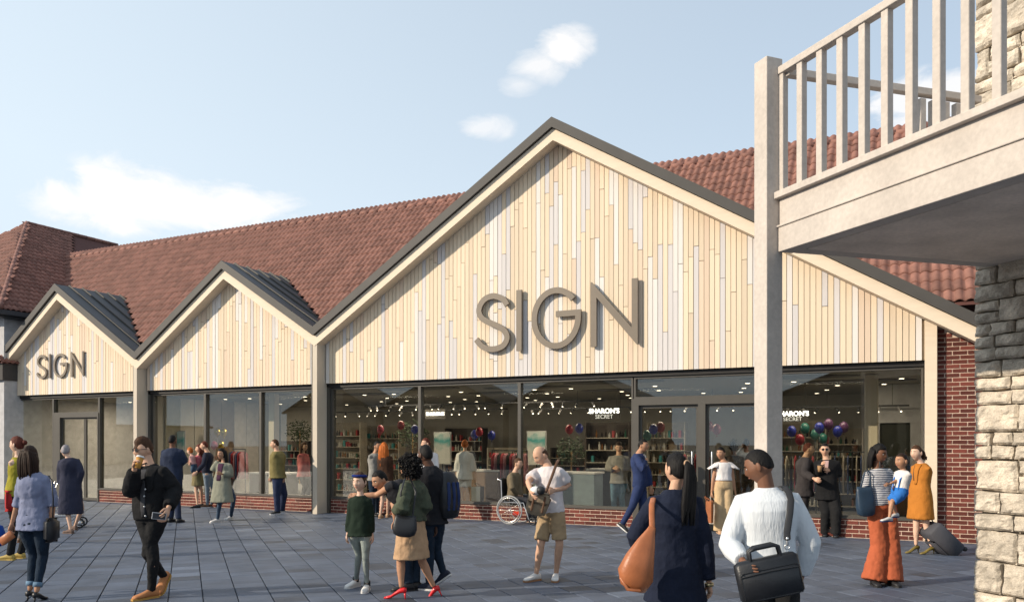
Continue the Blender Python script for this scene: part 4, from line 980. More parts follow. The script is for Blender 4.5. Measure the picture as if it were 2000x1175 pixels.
    for s_ in 'LR':
        a_, e_, w2 = J[s_]; ff = .86 if fem else 1
        b.tube([a_.lerp(P_ + spine * .9, .35), a_, a_.lerp(e_, .35), e_, e_.lerp(w2, .3), w2], [x * w_ * ff for x in (.05, .052, .046, .037, .038, .026)], 12)
        h_, k_2, a2_, fy, pt, op = LG[s_]
        b.tube([h_, h_.lerp(k_2, .3), h_.lerp(k_2, .8), k_2, k_2.lerp(a2_, .3), k_2.lerp(a2_, .7), a2_], [x * w_ * (.95 if fem else 1) for x in (.088, .084, .058, .052, .053, .038, .031)], 14)
    body = bake(b, vox, 4)
    hb = MB(); HAND = {}
    rg = head_grid(lambda x, y, z: hp(*head_pt(x, y, z)), 34 if D < 12 else 24, 26 if D < 12 else 18); hb.loft(rg)
    for sx in (-1, 1):
        ex = Matrix((hl, hf2, hu)).transposed() @ Matrix.Rotation(R(18 * sx), 3, 'Z')
        hb.ell(hp(sx * .077, -.008, -.006), .010 * hk, .019 * hk, .031 * hk, 10, 7, mtx=ex)
    # hands: palm, four fingers of different length, thumb from the side of the palm
    for s_ in 'LR':
        a_, e_, w2 = J[s_]; d = (w2 - e_).normalized()
        inw = -lf if s_ == 'L' else lf           # palm faces the body
        pn = (inw - d * inw.dot(d))
        if pn.length < .2: pn = fw - d * fw.dot(d)
        pn.normalize(); th = d.cross(pn); 
        if th.dot(fw) + .3 * th.dot(up) < 0: th = -th
        hs = .92 * k ** .6 * (.9 if fem else 1) * (1 if h > 1.2 else .75); c = w2 + d * .012
        HAND[s_] = (base + c, d, pn, th, hs)
        rr = []
        for u, wd, tk in ((-.02, .024, .021), (.02, .032, .017), (.055, .040, .0165), (.085, .041, .014), (.094, .036, .010)):
            rr.append(ring(c + d * u * hs, wd * hs, tk * hs, 10, 2.6, th, pn))
        hb.loft(rr)
        cu = arms.get('curl' + s_, curl)
        for fi, (off, ln, r_) in enumerate(((.031, .068, .0090), (.0105, .076, .0092), (-.0105, .070, .0088), (-.030, .054, .0076))):
            p = c + d * .082 * hs + th * off * hs; pts = [p]; dd = d.copy()
            for sg in (.42, .33, .25):
                dd = (dd * math.cos(cu * .75) + (pn - dd * pn.dot(dd)).normalized() * math.sin(cu * .75)).normalized(); p = p + dd * ln * sg * hs; pts.append(p)
            hb.tube(pts, [r_ * hs, r_ * hs * .97, r_ * hs * .88, r_ * hs * .72], 7)
        p = c + d * .02 * hs + th * .026 * hs; dd = (d * .72 + th * .62 + pn * .3).normalized(); p2 = p + dd * .036 * hs; dd2 = (d * .9 + th * .15 + pn * .45).normalized(); p3 = p2 + dd2 * .03 * hs
        hb.tube([p, p2, p3, p3 + dd2 * .02 * hs], [.0135 * hs, .0115 * hs, .0105 * hs, .008 * hs], 7)
        if legs[s_][2:] and legs[s_][2].get('bare'): pass
    out_ = joinmesh(body, hb); bo = out_.build('body', sm, root, True)
    # ---------------- face
    if face:
        for sx in (-1, 1):
            e = MB(); e.ell(hp(sx * .029, .0765, .006), .0120 * hk, .0085 * hk, .0068 * hk, 10, 6, mtx=Matrix((hl, hf2, hu)).transposed())
            e.ell(hp(sx * .028, .0818, .006), .0058 * hk, .0045 * hk, .0062 * hk, 8, 5, 1, mtx=Matrix((hl, hf2, hu)).transposed()); e.build('eye', [eyew, eyed], root, True)
            e = MB(); e.tube([hp(sx * .013, .0935, .024), hp(sx * .03, .0925, .030), hp(sx * .046, .080, .024)], .0030 * hk, 6, flat=.6); e.build('eyebrow', MATS['hair_' + (hair[1] if hair[1] != 'grey' else 'grey')], root, True)
        e = MB(); e.tube([hp(-.021, .085, -.057), hp(-.008, .0905, -.0555), hp(.008, .0905, -.0555), hp(.021, .085, -.057)], [.0025 * hk, .0048 * hk, .0048 * hk, .0025 * hk], 6, flat=.9); e.build('mouth', lipm, root, True)
    # ---------------- hair
    st, hc = hair[0], hair[1]; side, fr_, bk, vol = HAIRLINE[st]
    hm = MATS['hair_' + hc]; hb = MB(); ro = random.Random(hash(label) % 999)
    seed = Vector((ro.random() * 30, ro.random() * 30, 0))
    def hairpt(x, y, z):
        line = side + (fr_ - side) * sst(0.0, .5, y) if y > 0 else side + (bk - side) * sst(0, .8, -y)
        m_ = sst(-.10, .10, z - line)
        if st == 'bald': m_ = sst(-.1, .1, z - line) * sst(.62, .42, z) if y < .3 else 0
        hx, hy_, hz = head_pt(x, y, z); ex_, ey_, ez_ = x * .075, y * .096, z * .118
        if y > 0: hy_ = min(hy_, y * .098 + .004)
        px, py, pz = hx + (ex_ - hx) * m_, hy_ + (ey_ - hy_) * m_, hz
        s = .915 + .04 * m_ + m_ * (.05 + vol * (.6 + .4 * z))
        nz_ = noise.noise(Vector((x * 5, y * 5, z * 2.2)) + seed) * .05 + noise.noise(Vector((x * 14, y * 14, z * 4)) + seed) * .035
        s += m_ * nz_ * (1.0 if st not in ('crew', 'bald') else .2)
        p = Vector((px, py, pz)) * s
        if st == 'quiff' and z > .2: p.z += .022 * sst(.2, .9, z) * (1 + .6 * sst(-.2, .8, y)); p.y += .012 * sst(.3, 1, y)
        return hp(p.x, p.y, p.z)
    hb.loft(head_grid(hairpt, 40 if D < 12 else 26, 30 if D < 12 else 20))
    def strands(p0, p1, spread0, spread1, n_, r0, r1, sag=0, back=-.03):
        for i in range(n_):
            u = (i / max(1, n_ - 1) - .5) * 2 + ro.uniform(-.08, .08); 
            a = p0 + hl * u * spread0 * hk; c_ = p1 + hl * u * spread1 * hk + Vector((0, 0, ro.uniform(-.03, .03))) + hf2 * ro.uniform(-.012, .012)
            mid = a.lerp(c_, .5) + hf2 * back * (1 - .5 * u * u) * hk * .4 + hl * u * .01
            hb.tube([a, a.lerp(mid, .6) + hl * u * .006, mid, mid.lerp(c_, .6), c_], [r0, r0 * 1.05, (r0 + r1) / 2, r1 * 1.1, r1 * .4], 7, flat=.8)
    L_h = hair[2] if len(hair) > 2 else .3
    if st in ('bob', 'long'):
        strands(hp(0, -.055, .04), hp(0, -.055, -L_h), .062, .088, 17, .026 * hk, .016 * hk)
        strands(hp(0, -.015, .03), hp(0, -.01, -L_h * .92), .074, .098, 2, .026 * hk, .020 * hk)
        strands(hp(0, -.035, .03), hp(0, -.035, -L_h * .97), .072, .098, 2, .030 * hk, .020 * hk)
        strands(hp(0, -.075, .06), hp(0, -.085, -L_h * .95), .045, .07, 12, .022 * hk, .014 * hk)
    if st == 'pony':
        hb.ell(hp(0, -.105, .035), .026 * hk, .024 * hk, .026 * hk, 10, 7)
        for i in range(16):
            u = ro.uniform(-1, 1); v = ro.uniform(-1, 1); dn_ = Vector((0, 0, -1)) * hk; bk = -hf * hk; q0 = hp(0, -.112, .04)
            hb.tube([q0, q0 + bk * (.028 + v * .008) + dn_ * .03 + hl * u * .022, q0 + bk * (.036 + v * .01) + dn_ * .11 + hl * u * .034, q0 + bk * (.03 + v * .012) + dn_ * L_h * .7 + hl * (u * .045 + .01), q0 + bk * (.03 + v * .012) + dn_ * (L_h + ro.uniform(-.05, .03)) + hl * (u * .055 + .015)], [.018, .021, .023, .021, .005], 7)
    if st == 'bun': hb.ell(hp(0, -.115, .03), .04 * hk, .034 * hk, .038 * hk, 12, 8)
    if st == 'curly':
        for i in range(1300 if D < 12 else 200):
            v = Vector((ro.gauss(0, 1), ro.gauss(0, 1), ro.gauss(0, 1))).normalized()
            if v.z < -.75 or (v.y > .45 and v.z < .35): continue
            s = ro.uniform(1.12, 1.62) * (1 + .12 * v.z); r_ = ro.uniform(.006, .0125) * L_h / .3
            hb.ell(hp(v.x * .076 * s, v.y * .096 * s - .012, v.z * .105 * s + .005), r_ * hk * ro.uniform(.7, 1.3), r_ * hk, r_ * hk * ro.uniform(.7, 1.5), 5, 3)
    hb.build('hair', hm, root, True)
    # ---------------- garments
    zt = lambda py: EYE + (HOR - py) / FOC * D
    def patch(name, m_, t0, t1, w0, w1, off, x0=0, par=root):
        g_ = MB(); rows_ = 7; cols_ = 6; vs = []; fs = []
        for i in range(rows_ + 1):
            t = t0 + (t1 - t0) * i / rows_; a, bb = torso_at(t); ww = w0 + (w1 - w0) * i / rows_
            for j in range(cols_ + 1):
                x = (x0 + ww * (j / cols_ * 2 - 1)) * w_; an = min(.98, abs(x) / ((a * w_) + off)); y = ((bb * w_) + off) * (1 - an ** 2.3) ** (1 / 2.3)
                vs.append(spt(t) + lf * x + fw * y)
        nn_ = len(vs); vs += [v - fw * .012 for v in vs]; c1 = cols_ + 1
        for i in range(rows_):
            for j in range(cols_): a = i * c1 + j; fs += [(a, a + 1, a + 1 + c1, a + c1), (nn_ + a, nn_ + a + c1, nn_ + a + 1 + c1, nn_ + a + 1)]
        for i in range(rows_): a = i * c1; fs.append((a, a + c1, a + c1 + nn_, a + nn_)); a += cols_; fs.append((a, a + nn_, a + c1 + nn_, a + c1))
        for j in range(cols_): a = j; fs.append((a, a + nn_, a + nn_ + 1, a + 1)); a = rows_ * c1 + j; fs.append((a, a + 1, a + nn_ + 1, a + nn_))
        g_.add(vs, fs); g_.build(name, m_, par, True)
    if bot:
        g_ = MB(); kind = bot['k']; off = bot.get('off', .012)
        zh = zt(bot['hem']) if 'hem' in bot else None
        if kind in ('trousers', 'slim', 'wide', 'shorts'):
            g_.loft([ring(spt(t), (a + off) * w_, (b_ + off) * w_) for t, a, b_ in [(-.11, .115, .09), (-.05, .15, .105), (0, *torso_at(0)), (.12, *torso_at(.12)), (.24, *torso_at(.24))]])
            for s_ in 'LR':
                h_, k_2, a2_, fy, pt, op = LG[s_]
                rr_ = {'trousers': (.100, .095, .075, .068, .062, .056, .054), 'slim': (.098, .090, .066, .058, .057, .046, .041), 'wide': (.105, .105, .105, .108, .12, .135, .15), 'shorts': (.103, .103, .10, .10, .06, .05, .05)}[kind]
                if kind == 'wide' and 'flare' in bot: rr_ = tuple(x * (1 + (bot['flare'] - 1) * u_) for x, u_ in zip(rr_, (0, 0, .2, .5, .8, 1, 1)))
                end = a2_ + (a2_ - k_2).normalized() * (.0 if kind != 'wide' else .02)
                if 'cuff' in bot: end = k_2.lerp(a2_, bot['cuff'])
                pts = [h_, h_.lerp(k_2, .3), h_.lerp(k_2, .8), k_2, k_2.lerp(end, .3), k_2.lerp(end, .7), end]
                if kind == 'shorts':
                    q = bot.get('len', .85); pts = [h_, h_.lerp(k_2, q * .4), h_.lerp(k_2, q * .8), h_.lerp(k_2, q)]; rr_ = (.100, .098, .097, .098)
                g_.tube(pts, [x * w_ * (.96 if fem else 1) for x in rr_], 16, roundcap=False)
        else:   # skirt
            fl = bot.get('flare', .2); z0 = zh; rs = []
            steps = 7
            a0, b0 = torso_at(.0)
            mk = (LG['L'][1] + LG['R'][1]) / 2
            for i in range(steps + 1):
                u = i / steps; z_ = z0 + (P_.z - z0) * u; c = Vector((P_.x + (mk.x - P_.x) * (1 - u) * .55, P_.y + (mk.y - P_.y) * (1 - u) * .5, z_))
                rs.append(ring(c, (a0 + off + (fl - a0) * (1 - u)) * w_, (b0 + off + (fl * .8 - b0) * (1 - u)) * w_, 22, 2.2, left, f))
            rs += [ring(spt(t), (torso_at(t)[0] + off) * w_, (torso_at(t)[1] + off) * w_, 22) for t in (.12, .28)]
            g_.loft(rs)
        me = bake(g_, vox, 3, bot.get('disp', .010) * (1 if D < 11 else 1.2), .06 if D < 12 else .09)
        me.materials.clear(); me.materials.append(bot['m']); go_ = inst(bot.get('n', 'trousers'), me, root)
        if 'cuffm' in bot:
            for s_ in 'LR':
                h_, k_2, a2_, fy, pt, op = LG[s_]; end = k_2.lerp(a2_, bot['cuff']); d = (end - k_2).normalized()
                c = MB(); c.tube([end - d * .045, end], [.05 * w_, .05 * w_], 14, roundcap=False); c.build('cuff', bot['cuffm'], go_, True)
    if top:
        g_ = MB(); off = top.get('off', .013); zh = zt(top['hem'])
        rs = []
        if zh < P_.z - .03:
            fl = top.get('flare', .185); n_ = max(2, int((P_.z - zh) / .07)); a0, b0 = torso_at(0)
            for i in range(n_):
                u = i / n_; z_ = zh + (P_.z - zh) * u
                rs.append(ring(Vector((P_.x, P_.y, z_)) + f * top.get('sway', 0) * (1 - u), (a0 + off + (fl - a0) * (1 - u)) * w_, (b0 + off + (fl * .78 - b0) * (1 - u)) * w_, 20, 2.3, left, f))
            t0 = 0
        else: t0 = (zh - P_.z) / max(.1, spine.z)
        ts = [t0] + [q for q in (.12, .25, .38, .5, .62, .75, .87, .94, .99) if q > t0 + .04]
        if top.get('vneck'): ts = [q for q in ts if q < .95]
        for t in ts:
            a, b_ = torso_at(t); fo = off * (1.0 if t < .9 else .75); extra_ = top.get('loose', 0) * math.sin(math.pi * min(1, max(0, t)) ) 
            rs.append(ring(spt(t), (a + fo + extra_) * w_, (b_ + fo + extra_) * w_, 20))
        g_.loft(rs)
        sl = top.get('sleeve', 1.0)
        if sl > 0:
            for s_ in 'LR':
                a_, e_, w2 = J[s_]; ff = .9 if fem else 1; o2 = off + top.get('sloose', 0)
                full = [(a_.lerp(P_ + spine * .9, .35), .045 + off * .45), (a_, .050 + off * .55), (a_.lerp(e_, .35), .047 + o2 * .8), (a_.lerp(e_, .7), .044 + o2), (e_, .042 + o2), (e_.lerp(w2, .35), .042 + o2), (e_.lerp(w2, .92), .030 + o2 * .8)]
                n_ = {1.0: 7, .75: 6, .6: 5, .5: 4, .35: 3}[sl]
                g_.tube([p for p, _ in full[:n_]], [r_ * w_ * ff for _, r_ in full[:n_]], 14, roundcap=False)
        if top.get('collar'):
            c = P_ + spine * .985; cr = top['collar']; tl_ = [c + lf * math.cos(t) * .066 * w_ + fw * (math.sin(t) * .062 * w_) - up * .02 * max(0, math.sin(t)) for t in [2 * math.pi * q / 16 for q in range(16)]]
            g_.tube(tl_, cr, 8, close=True)
        me = bake(g_, vox, top.get('smooth', 3), top.get('disp', .011) * (1 if D < 11 else 1.2), top.get('dsize', .065 if D < 12 else .09))
        me.materials.clear(); me.materials.append(top['m']); inst(top.get('n', 'shirt'), me, root)
        for pt_ in top.get('patch', []): patch(*pt_)
    # ---------------- shoes
    if shoe:
        for s_ in 'LR':
            h_, k_2, a2_, fy, pt, op = LG[s_]; fd = Vector((math.sin(R(fy)), -math.cos(R(fy)), 0)); sd_ = Vector((-fd.y, fd.x, 0))
            q = Matrix.Rotation(R(pt), 3, sd_); fd2 = q @ fd
            if (fd2.z < 0) != (pt > 0) and pt: q = Matrix.Rotation(R(-pt), 3, sd_); fd2 = q @ fd
            u2 = sd_.cross(fd2); u2 = u2 if u2.z > 0 else -u2
            g_ = MB(); heel = op.get('heel', 0); kk = k * shoe.get('size', 1)
            o_ = a2_ - u2 * (.075 * k + 0)
            if heel:
                dn = -heel   # toe drops to the ground
                prof = [(-.055, .024, 0, .055), (-.03, .030, 0, .062), (.02, .028, -.15, .055), (.07, .030, -.5, .045), (.12, .036, -.92, .036), (.16, .034, -1, .032), (.20, .014, -1, .018)]
                rs = [ring(o_ + fd2 * x * kk + u2 * (heel * z0 + th * .5 * kk), wd * kk, th * .5 * kk, 12, 2.2, sd_, u2) for x, wd, z0, th in prof]
                g_.loft(rs); g_.tube([o_ + fd2 * -.04 * kk, o_ + fd2 * -.045 * kk - u2 * heel], [.013, .006], 8, roundcap=False)
                g_.build('shoe', shoe['m'], root, True); continue
            prof = [(-.070, .022, .050), (-.055, .034, .075), (-.02, .037, .088), (.03, .036, .082), (.08, .042, .060), (.13, .047, .046), (.17, .042, .038), (.195, .022, .024)]
            rs = [ring(o_ + fd2 * x * kk + u2 * (.012 + th * .5) * kk, wd * kk, th * .5 * kk, 14, 2.4, sd_, u2) for x, wd, th in prof]
            g_.loft(rs)
            if shoe.get('boot'): g_.tube([o_ + fd2 * -.0 + u2 * .05, o_ + u2 * (.10 * kk)], [.045 * kk, .042 * kk], 12, roundcap=False)
            so_ = g_.build('shoe', shoe['m'], root, True)
            g_ = MB(); pr = [(-.076, .018), (-.06, .036), (-.02, .040), (.03, .037), (.08, .044), (.13, .050), (.17, .044), (.204, .020)]
            top_ = [(x, wd) for x, wd in pr]; poly = [(x, wd) for x, wd in top_] + [(x, -wd) for x, wd in reversed(top_)]
            vs = [o_ + fd2 * x * kk + sd_ * y * kk + u2 * z * kk for z in (0, .020) for x, y in poly]; n_ = len(poly)
            g_.add(vs, [tuple(range(n_)), tuple(range(2 * n_ - 1, n_ - 1, -1))] + [(i, i + n_, (i + 1) % n_ + n_, (i + 1) % n_) for i in range(n_)])
            o3 = g_.build('sole', shoe.get('sole', shoe['m']), so_, False); fixn(o3.data)
    info = dict(root=root, base=base, J=J, LG=LG, P=P_, N=N_, spine=spine, up=up, fw=fw, lf=lf, hp=hp, hk=hk, w=w_, k=k, L=L_, patch=patch, spt=spt, D=D, torso=torso_at, hand=HAND)
    return info
def a_mid(a, e, L_, ln):
    q = L_(e); d = q - a; return a + d.normalized() * ln
def part(info, name, mb, m_, smooth=True): o_ = mb.build(name, m_, info['root'], smooth); return o_
def thing_at(name, pos, label, cat, group=None): return empty(name, pos, 0, label, cat, group)
def loc(info, p): return info['base'] + p
# ------------------------------------------------------------------ the crowd
denim = cloth('denim', (.05, .08, .125), .25, .3, 30); denim_l = cloth('light_denim', (.13, .21, .30), .25, .3, 30); denim_d = cloth('dark_denim', (.013, .024, .042), .25, .3, 30)
navy = cloth('navy_wool', (.010, .014, .030)); suitblue = cloth('blue_suit', (.022, .035, .095)); blackc = cloth('black_wool', (.010, .010, .011), .2); blackt = cloth('black_cotton', (.014, .014, .015), .15)
white = cloth('white_cotton', (.66, .63, .62), .04); whitek = mat('cloth_white_knit', (.60, .63, .66, 1), .95, 0, .04, 8, (1, 1, 1), .55, 60, spec=.1, bstretch=(1.4, 1.4, .05)); shoe_w = mat('white_leather', (.62, .60, .58, 1), .5); gum = mat('gum_sole', (.30, .15, .07, 1), .7)
tan_l = mat('tan_leather', (.36, .12, .045, 1), .42, 0, .15, 10, bump=.15, bscale=60); blackl = mat('black_leather', (.012, .013, .016, 1), .42, 0, .15, 12, bump=.15, bscale=80); brownl = mat('brown_leather', (.10, .045, .02, 1), .5)
tan_shoe = mat('tan_suede', (.42, .17, .06, 1), .7); navyl = mat('navy_leather', (.02, .04, .07, 1), .4, bump=.1)
def slimpatch(m_): return ('undershirt', m_, .55, .95, .015, .05, .03)

# woman in the blue-grey shirt, seen from behind
P2 = person('woman with long dark bob, blue-grey shirt and cuffed jeans walking away', 8.77, 1.68, 178, (58, 893), (66, 921), (67, 1025),
    {'L': [(37, 973, 0), (23, 1022, -1)], 'R': [(104, 972, 0), (101, 1018, 0)], 'curlL': .8},
    {'L': [(55, 1084), (59, 1149), {'heel': .05, 'fyaw': 175}], 'R': [(78, 1084), (72, 1152), {'heel': .05, 'fyaw': 180}]},
    top=dict(m=cloth('blue_grey_shirt', (.19, .21, .31), .08, .35, 12), hem=1034, off=.017, sleeve=.75, disp=.02, flare=.175, loose=.0, collar=.012), bot=dict(k='slim', m=denim_d, cuff=.9, cuffm=denim_l, disp=.01),
    shoe=dict(m=blackl), hair=('bob', 'darkbrown', .22), skin='tan', fem=True, face=True)
def strap_bag(info, name, label, cat, cpx, D, size, m_, strap_from, group=None, tilt=0, shape='tote', strap_r=.012, smat=None, rz=0):
    """a bag with body, flap or gusset and a strap that runs up to the shoulder"""
    c = at(cpx[0], cpx[1], D); e = empty(name, c, R(rz), label, cat, group); w_, d_, h_ = size
    T_ = Matrix.Rotation(R(tilt), 4, 'Y')
    b = MB()
    if shape == 'tote':
        rs = []
        for u, sx, sy in ((0, .72, .75), (.04, .88, 1.0), (.3, 1.0, 1.05), (.6, .95, .85), (.85, .86, .5), (1, .8, .3)):
            z = (u - .5) * h_; rs.append([T_ @ Vector((math.copysign(abs(math.cos(t)) ** .6, math.cos(t)) * w_ / 2 * sx, math.copysign(abs(math.sin(t)) ** .6, math.sin(t)) * d_ / 2 * sy, z + .012 * math.cos(2 * t))) for t in [2 * math.pi * q / 20 for q in range(20)]])
        b.loft(rs)
    else: b.bbox(-w_ / 2, w_ / 2, -d_ / 2, d_ / 2, -h_ / 2, h_ / 2, min(d_, h_) * .22, mtx=T_)
    bd = b.build('bag_body', m_, e, True)
    return e, c, T_
def strap(e, c, pts, r_, m_, flat=.35, name='strap', up=(1, 0, .01), par=None):
    b = MB(); b.tube([p - c for p in pts], r_, 8, flat=flat, up=up); return b.build(name, m_, par or e, True)
e, c, T_ = strap_bag(P2, 'shoulder_bag', 'black leather bag hanging at the hip of the woman in the blue-grey shirt', 'bag', (101, 1034), 8.72, (.11, .20, .26), blackl, None, shape='box')
strap(e, c, [at(103, 1012, 8.75), at(104, 975, 8.66), at(101, 938, 8.68), at(96, 928, 8.74), at(93, 932, 8.84)], .008, blackl, .4)
e, c, T_ = strap_bag(P2, 'clutch', 'tan clutch held in the left hand of the woman in the blue-grey shirt', 'clutch', (13, 1050), 8.6, (.16, .03, .09), tan_l, None, tilt=-35, shape='box')
e, c, T_ = strap_bag(P2, 'shopping_bag', 'blue bag corner at the far left edge beside the tan clutch', 'bag', (-8, 1048), 8.9, (.20, .08, .22), cloth('cobalt', (.01, .05, .25)), None, tilt=-20, shape='box')

# woman in yellow with red bag
P1 = person('woman in yellow sleeveless top and black trousers walking left, mostly hidden at the left edge', 11.7, 1.72, -95, (33, 868), (36, 891), (34, 968),
    {'L': [(30, 935, 0), (24, 957, 0)], 'R': [(44, 935, 0), (46, 960, 0)]}, {'L': [(26, 1020), (20, 1083), {'fyaw': -95}], 'R': [(42, 1025), (40, 1080), {'fyaw': -95}]},
    top=dict(m=cloth('mustard', (.30, .26, .03)), hem=968, sleeve=0, off=.016), bot=dict(k='trousers', m=blackt), shoe=dict(m=mat('yellow_suede', (.42, .30, .08, 1), .7)), hair=('bun', 'auburn'), skin='fair', fem=True)
e, c, T_ = strap_bag(P1, 'shopping_bag', 'red paper bag carried by the woman in yellow', 'bag', (22, 977), 11.6, (.10, .24, .30), cloth('red_paper', (.40, .03, .03)), None, shape='box'); strap(e, c, [at(20, 957, 11.6), at(22, 950, 11.6), at(25, 957, 11.6)], .004, cloth('red_paper', (.40, .03, .03)), 1)
person('blonde woman in beige standing behind the woman in yellow', 13.2, 1.66, 175, (42, 881), (44, 899), (45, 962), {'L': [(33, 925, 0), (33, 950, 0)], 'R': [(56, 925, 0), (56, 950, 0)]}, {'L': [(41, 1010), (41, 1050)], 'R': [(50, 1010), (50, 1050)]},
    top=dict(m=cloth('beige', (.36, .27, .20)), hem=972, off=.02), bot=dict(k='trousers', m=cloth('grey_trouser', (.08, .08, .09))), shoe=dict(m=brownl), hair=('bob', 'blond', .16), skin='fair', fem=True)

# elderly woman with shopping trolley
P3 = person('elderly grey-haired woman in long navy coat pushing a trolley, back turned', 15.3, 1.60, -160, (128, 880), (134, 893), (138, 948), {'L': [(119, 920, 0), (118, 946, -1)], 'R': [(157, 922, 0), (152, 946, 1)], 'curlL': .9},
    {'L': [(136, 995), (138, 1034), {'fyaw': -110}], 'R': [(145, 995), (146, 1027), {'fyaw': -120}]}, top=dict(m=cloth('navy_coat', (.030, .032, .055)), hem=1003, off=.035, flare=.20, n='coat', sloose=.01), shoe=dict(m=cloth('taupe', (.16, .11, .09))), hair=('full', 'grey'), skin='fair', fem=True, build=1.02, tilt=18)
tr_ = empty('shopping_trolley', at(127, 1029, 16.2) * 1, R(20), 'grey wheeled trolley pushed by the elderly woman in navy', 'trolley'); tr_.location.z = 0
b = MB(); b.bbox(-.28, .32, -.22, .22, .22, .27, .015); b.bbox(-.28, .30, -.2, .2, .55, .60, .02); b.build('tray', mat('pale_grey_plastic', (.40, .41, .43, 1), .5), tr_)
b = MB(); [b.tube([(x, y, .12), (x, y, .62), (x + .12, y, .92)], .012, 6) for x, y in ((-.26, -.2), (-.26, .2))]; [b.tube([(x, y, .12), (x, y, .58)], .012, 6) for x, y in ((.28, -.2), (.28, .2))]; b.tube([(-.14, -.2, .92), (-.14, .2, .92)], .014, 8); b.build('frame', M['chrome'], tr_, True)
for x in (-.26, .28):
    for y in (-.2, .2):
        b = MB(); b.tube([(x + .085 * math.cos(t), y, .1 + .085 * math.sin(t)) for t in [2 * math.pi * q / 14 for q in range(14)]], .016, 6, close=True); wh = b.build('wheel', M['black'], tr_, True)
        b = MB(); b.tube([(x, y - .015, .1), (x, y + .015, .1)], .05, 12, roundcap=False); b.build('hub', M['chrome'], wh, True)

# man with coffee
charc = cloth('charcoal_jersey', (.05, .05, .055))
P4 = person('man in black pea coat and sunglasses sipping a takeaway coffee while walking', 8.8, 1.84, -22, (281, 878), (291, 908), (296, 1008),
    {'R': [(255, 957, -1), (263, 914, -1)], 'L': [(342, 958, 0), (329, 992, -1)], 'curlR': .9, 'curlL': .7},
    {'L': [(284, 1080), (320, 1124), {'dz': .35, 'fyaw': -5, 'pitch': 42, 'kd': -.12}], 'R': [(299, 1089), (296, 1153), {'fyaw': -35}]},
    top=dict(m=blackc, hem=1012, off=.034, sleeve=1.0, disp=.014, flare=.20, n='coat', collar=.026, sloose=.006,
             patch=[('hoodie_front', charc, .02, .93, .022, .030, .040, .045), ('lapel', blackc, .45, .96, .02, .055, .048, -.045), ('lapel', blackc, .50, .96, .02, .045, .048, .125)]),
    bot=dict(k='slim', m=blackt, disp=.014), shoe=dict(m=tan_shoe, sole=mat('ochre_sole', (.45, .25, .06, 1), .7), size=1.05), hair=('quiff', 'brown'), skin='light', hyaw=-42, tilt=6, curl=.6)
hp, hk = P4['hp'], P4['hk']
def glasses(info, nm='sunglasses', m_=None, lens=None):
    hp, hk = info['hp'], info['hk']; b = MB()
    for sx in (-1, 1): b.tube([hp(sx * (.031 + .021 * math.cos(t)), .101 - .006 * abs(math.cos(t)), .006 + .017 * math.sin(t)) for t in [2 * math.pi * q / 12 for q in range(12)]], .003, 5, close=True); b.tube([hp(sx * .052, .094, .010), hp(sx * .078, .05, .012), hp(sx * .08, -.005, .008)], .003, 5)
    b.tube([hp(-.011, .105, .008), hp(.011, .105, .008)], .003, 5); f_ = b.build(nm, m_ or M['black'], info['root'], True)
    for sx in (-1, 1):
        b = MB(); c = [hp(sx * (.031 + .020 * math.cos(t)), .100 - .006 * abs(math.cos(t)), .006 + .016 * math.sin(t)) for t in [2 * math.pi * q / 12 for q in range(12)]]; c2 = [p - (hp(0, .006, 0) - hp(0, 0, 0)) for p in c]; b.loft([c2, c]); b.build('lens', lens or mat('dark_lens', (.01, .01, .012, 1), .08, spec=.8), f_)
glasses(P4)
b = MB(); b.tube([hp(-.07, .02, -.135), hp(-.05, .085, -.155), hp(0, .11, -.162), hp(.05, .085, -.155), hp(.07, .02, -.135)], .008, 8); b.ell(hp(.03, .105, -.168), .02, .016, .024); b.ell(hp(.055, .085, -.17), .02, .016, .024); b.build('headphones', M['black'], P4['root'], True)
b = MB(); [b.ell(P4['spt'](t) + P4['fw'] * (.165) * P4['w'] + P4['lf'] * x, .011, .011, .011, 8, 5) for t, x in ((.42, .10), (.22, .10), (.04, .10), (.55, .11))]; b.build('buttons', M['chrome'], P4['root'], True)
b = MB(); rs = [(hp(*head_pt(x, y, z)) - P4['hp'](0, 0, 0)) * 1.0 for x, y, z in ()] ; 
c_, d_, pn_, th_, hs_ = P4['hand']['R']; cupc = c_ + d_ * .055 + pn_ * .045 + Vector((0, 0, .03)); ce = empty('coffee_cup', cupc, 0, 'brown takeaway cup with white lid at the lips of the man in the black coat', 'cup')
ax_ = Vector((.15, .25, 1)).normalized(); b = MB(); b.tube([ax_ * -.065, ax_ * .05], [.028, .038], 16, roundcap=False); b.build('cup_sleeve', mat('kraft_card', (.50, .24, .05, 1), .8), ce, True)
b = MB(); b.tube([ax_ * .045, ax_ * .056, ax_ * .064], [.041, .041, .034], 16, roundcap=False); b.build('lid', mat('white_plastic', (.7, .7, .68, 1), .4), ce, True)
c_, d_, pn_, th_, hs_ = P4['hand']['L']; pe = empty('phone', c_ + d_ * .09 + pn_ * .03 + Vector((-.03, -.03, 0)), 0, 'silver phone in the left hand of the man in the black coat', 'phone'); b = MB(); mt_ = Matrix.Rotation(R(8), 4, 'Y') @ Matrix.Rotation(R(20), 4, 'Z'); b.bbox(-.07, .07, -.004, .004, -.036, .036, .003, mtx=mt_); b.build('case', mat('silver_phone', (.5, .5, .52, 1), .3, .3), pe); b = MB(); b.box(-.062, .062, -.0055, -.0042, -.030, .030, mtx=mt_); b.build('screen', mat('phone_glass', (.05, .05, .055, 1), .1), pe)

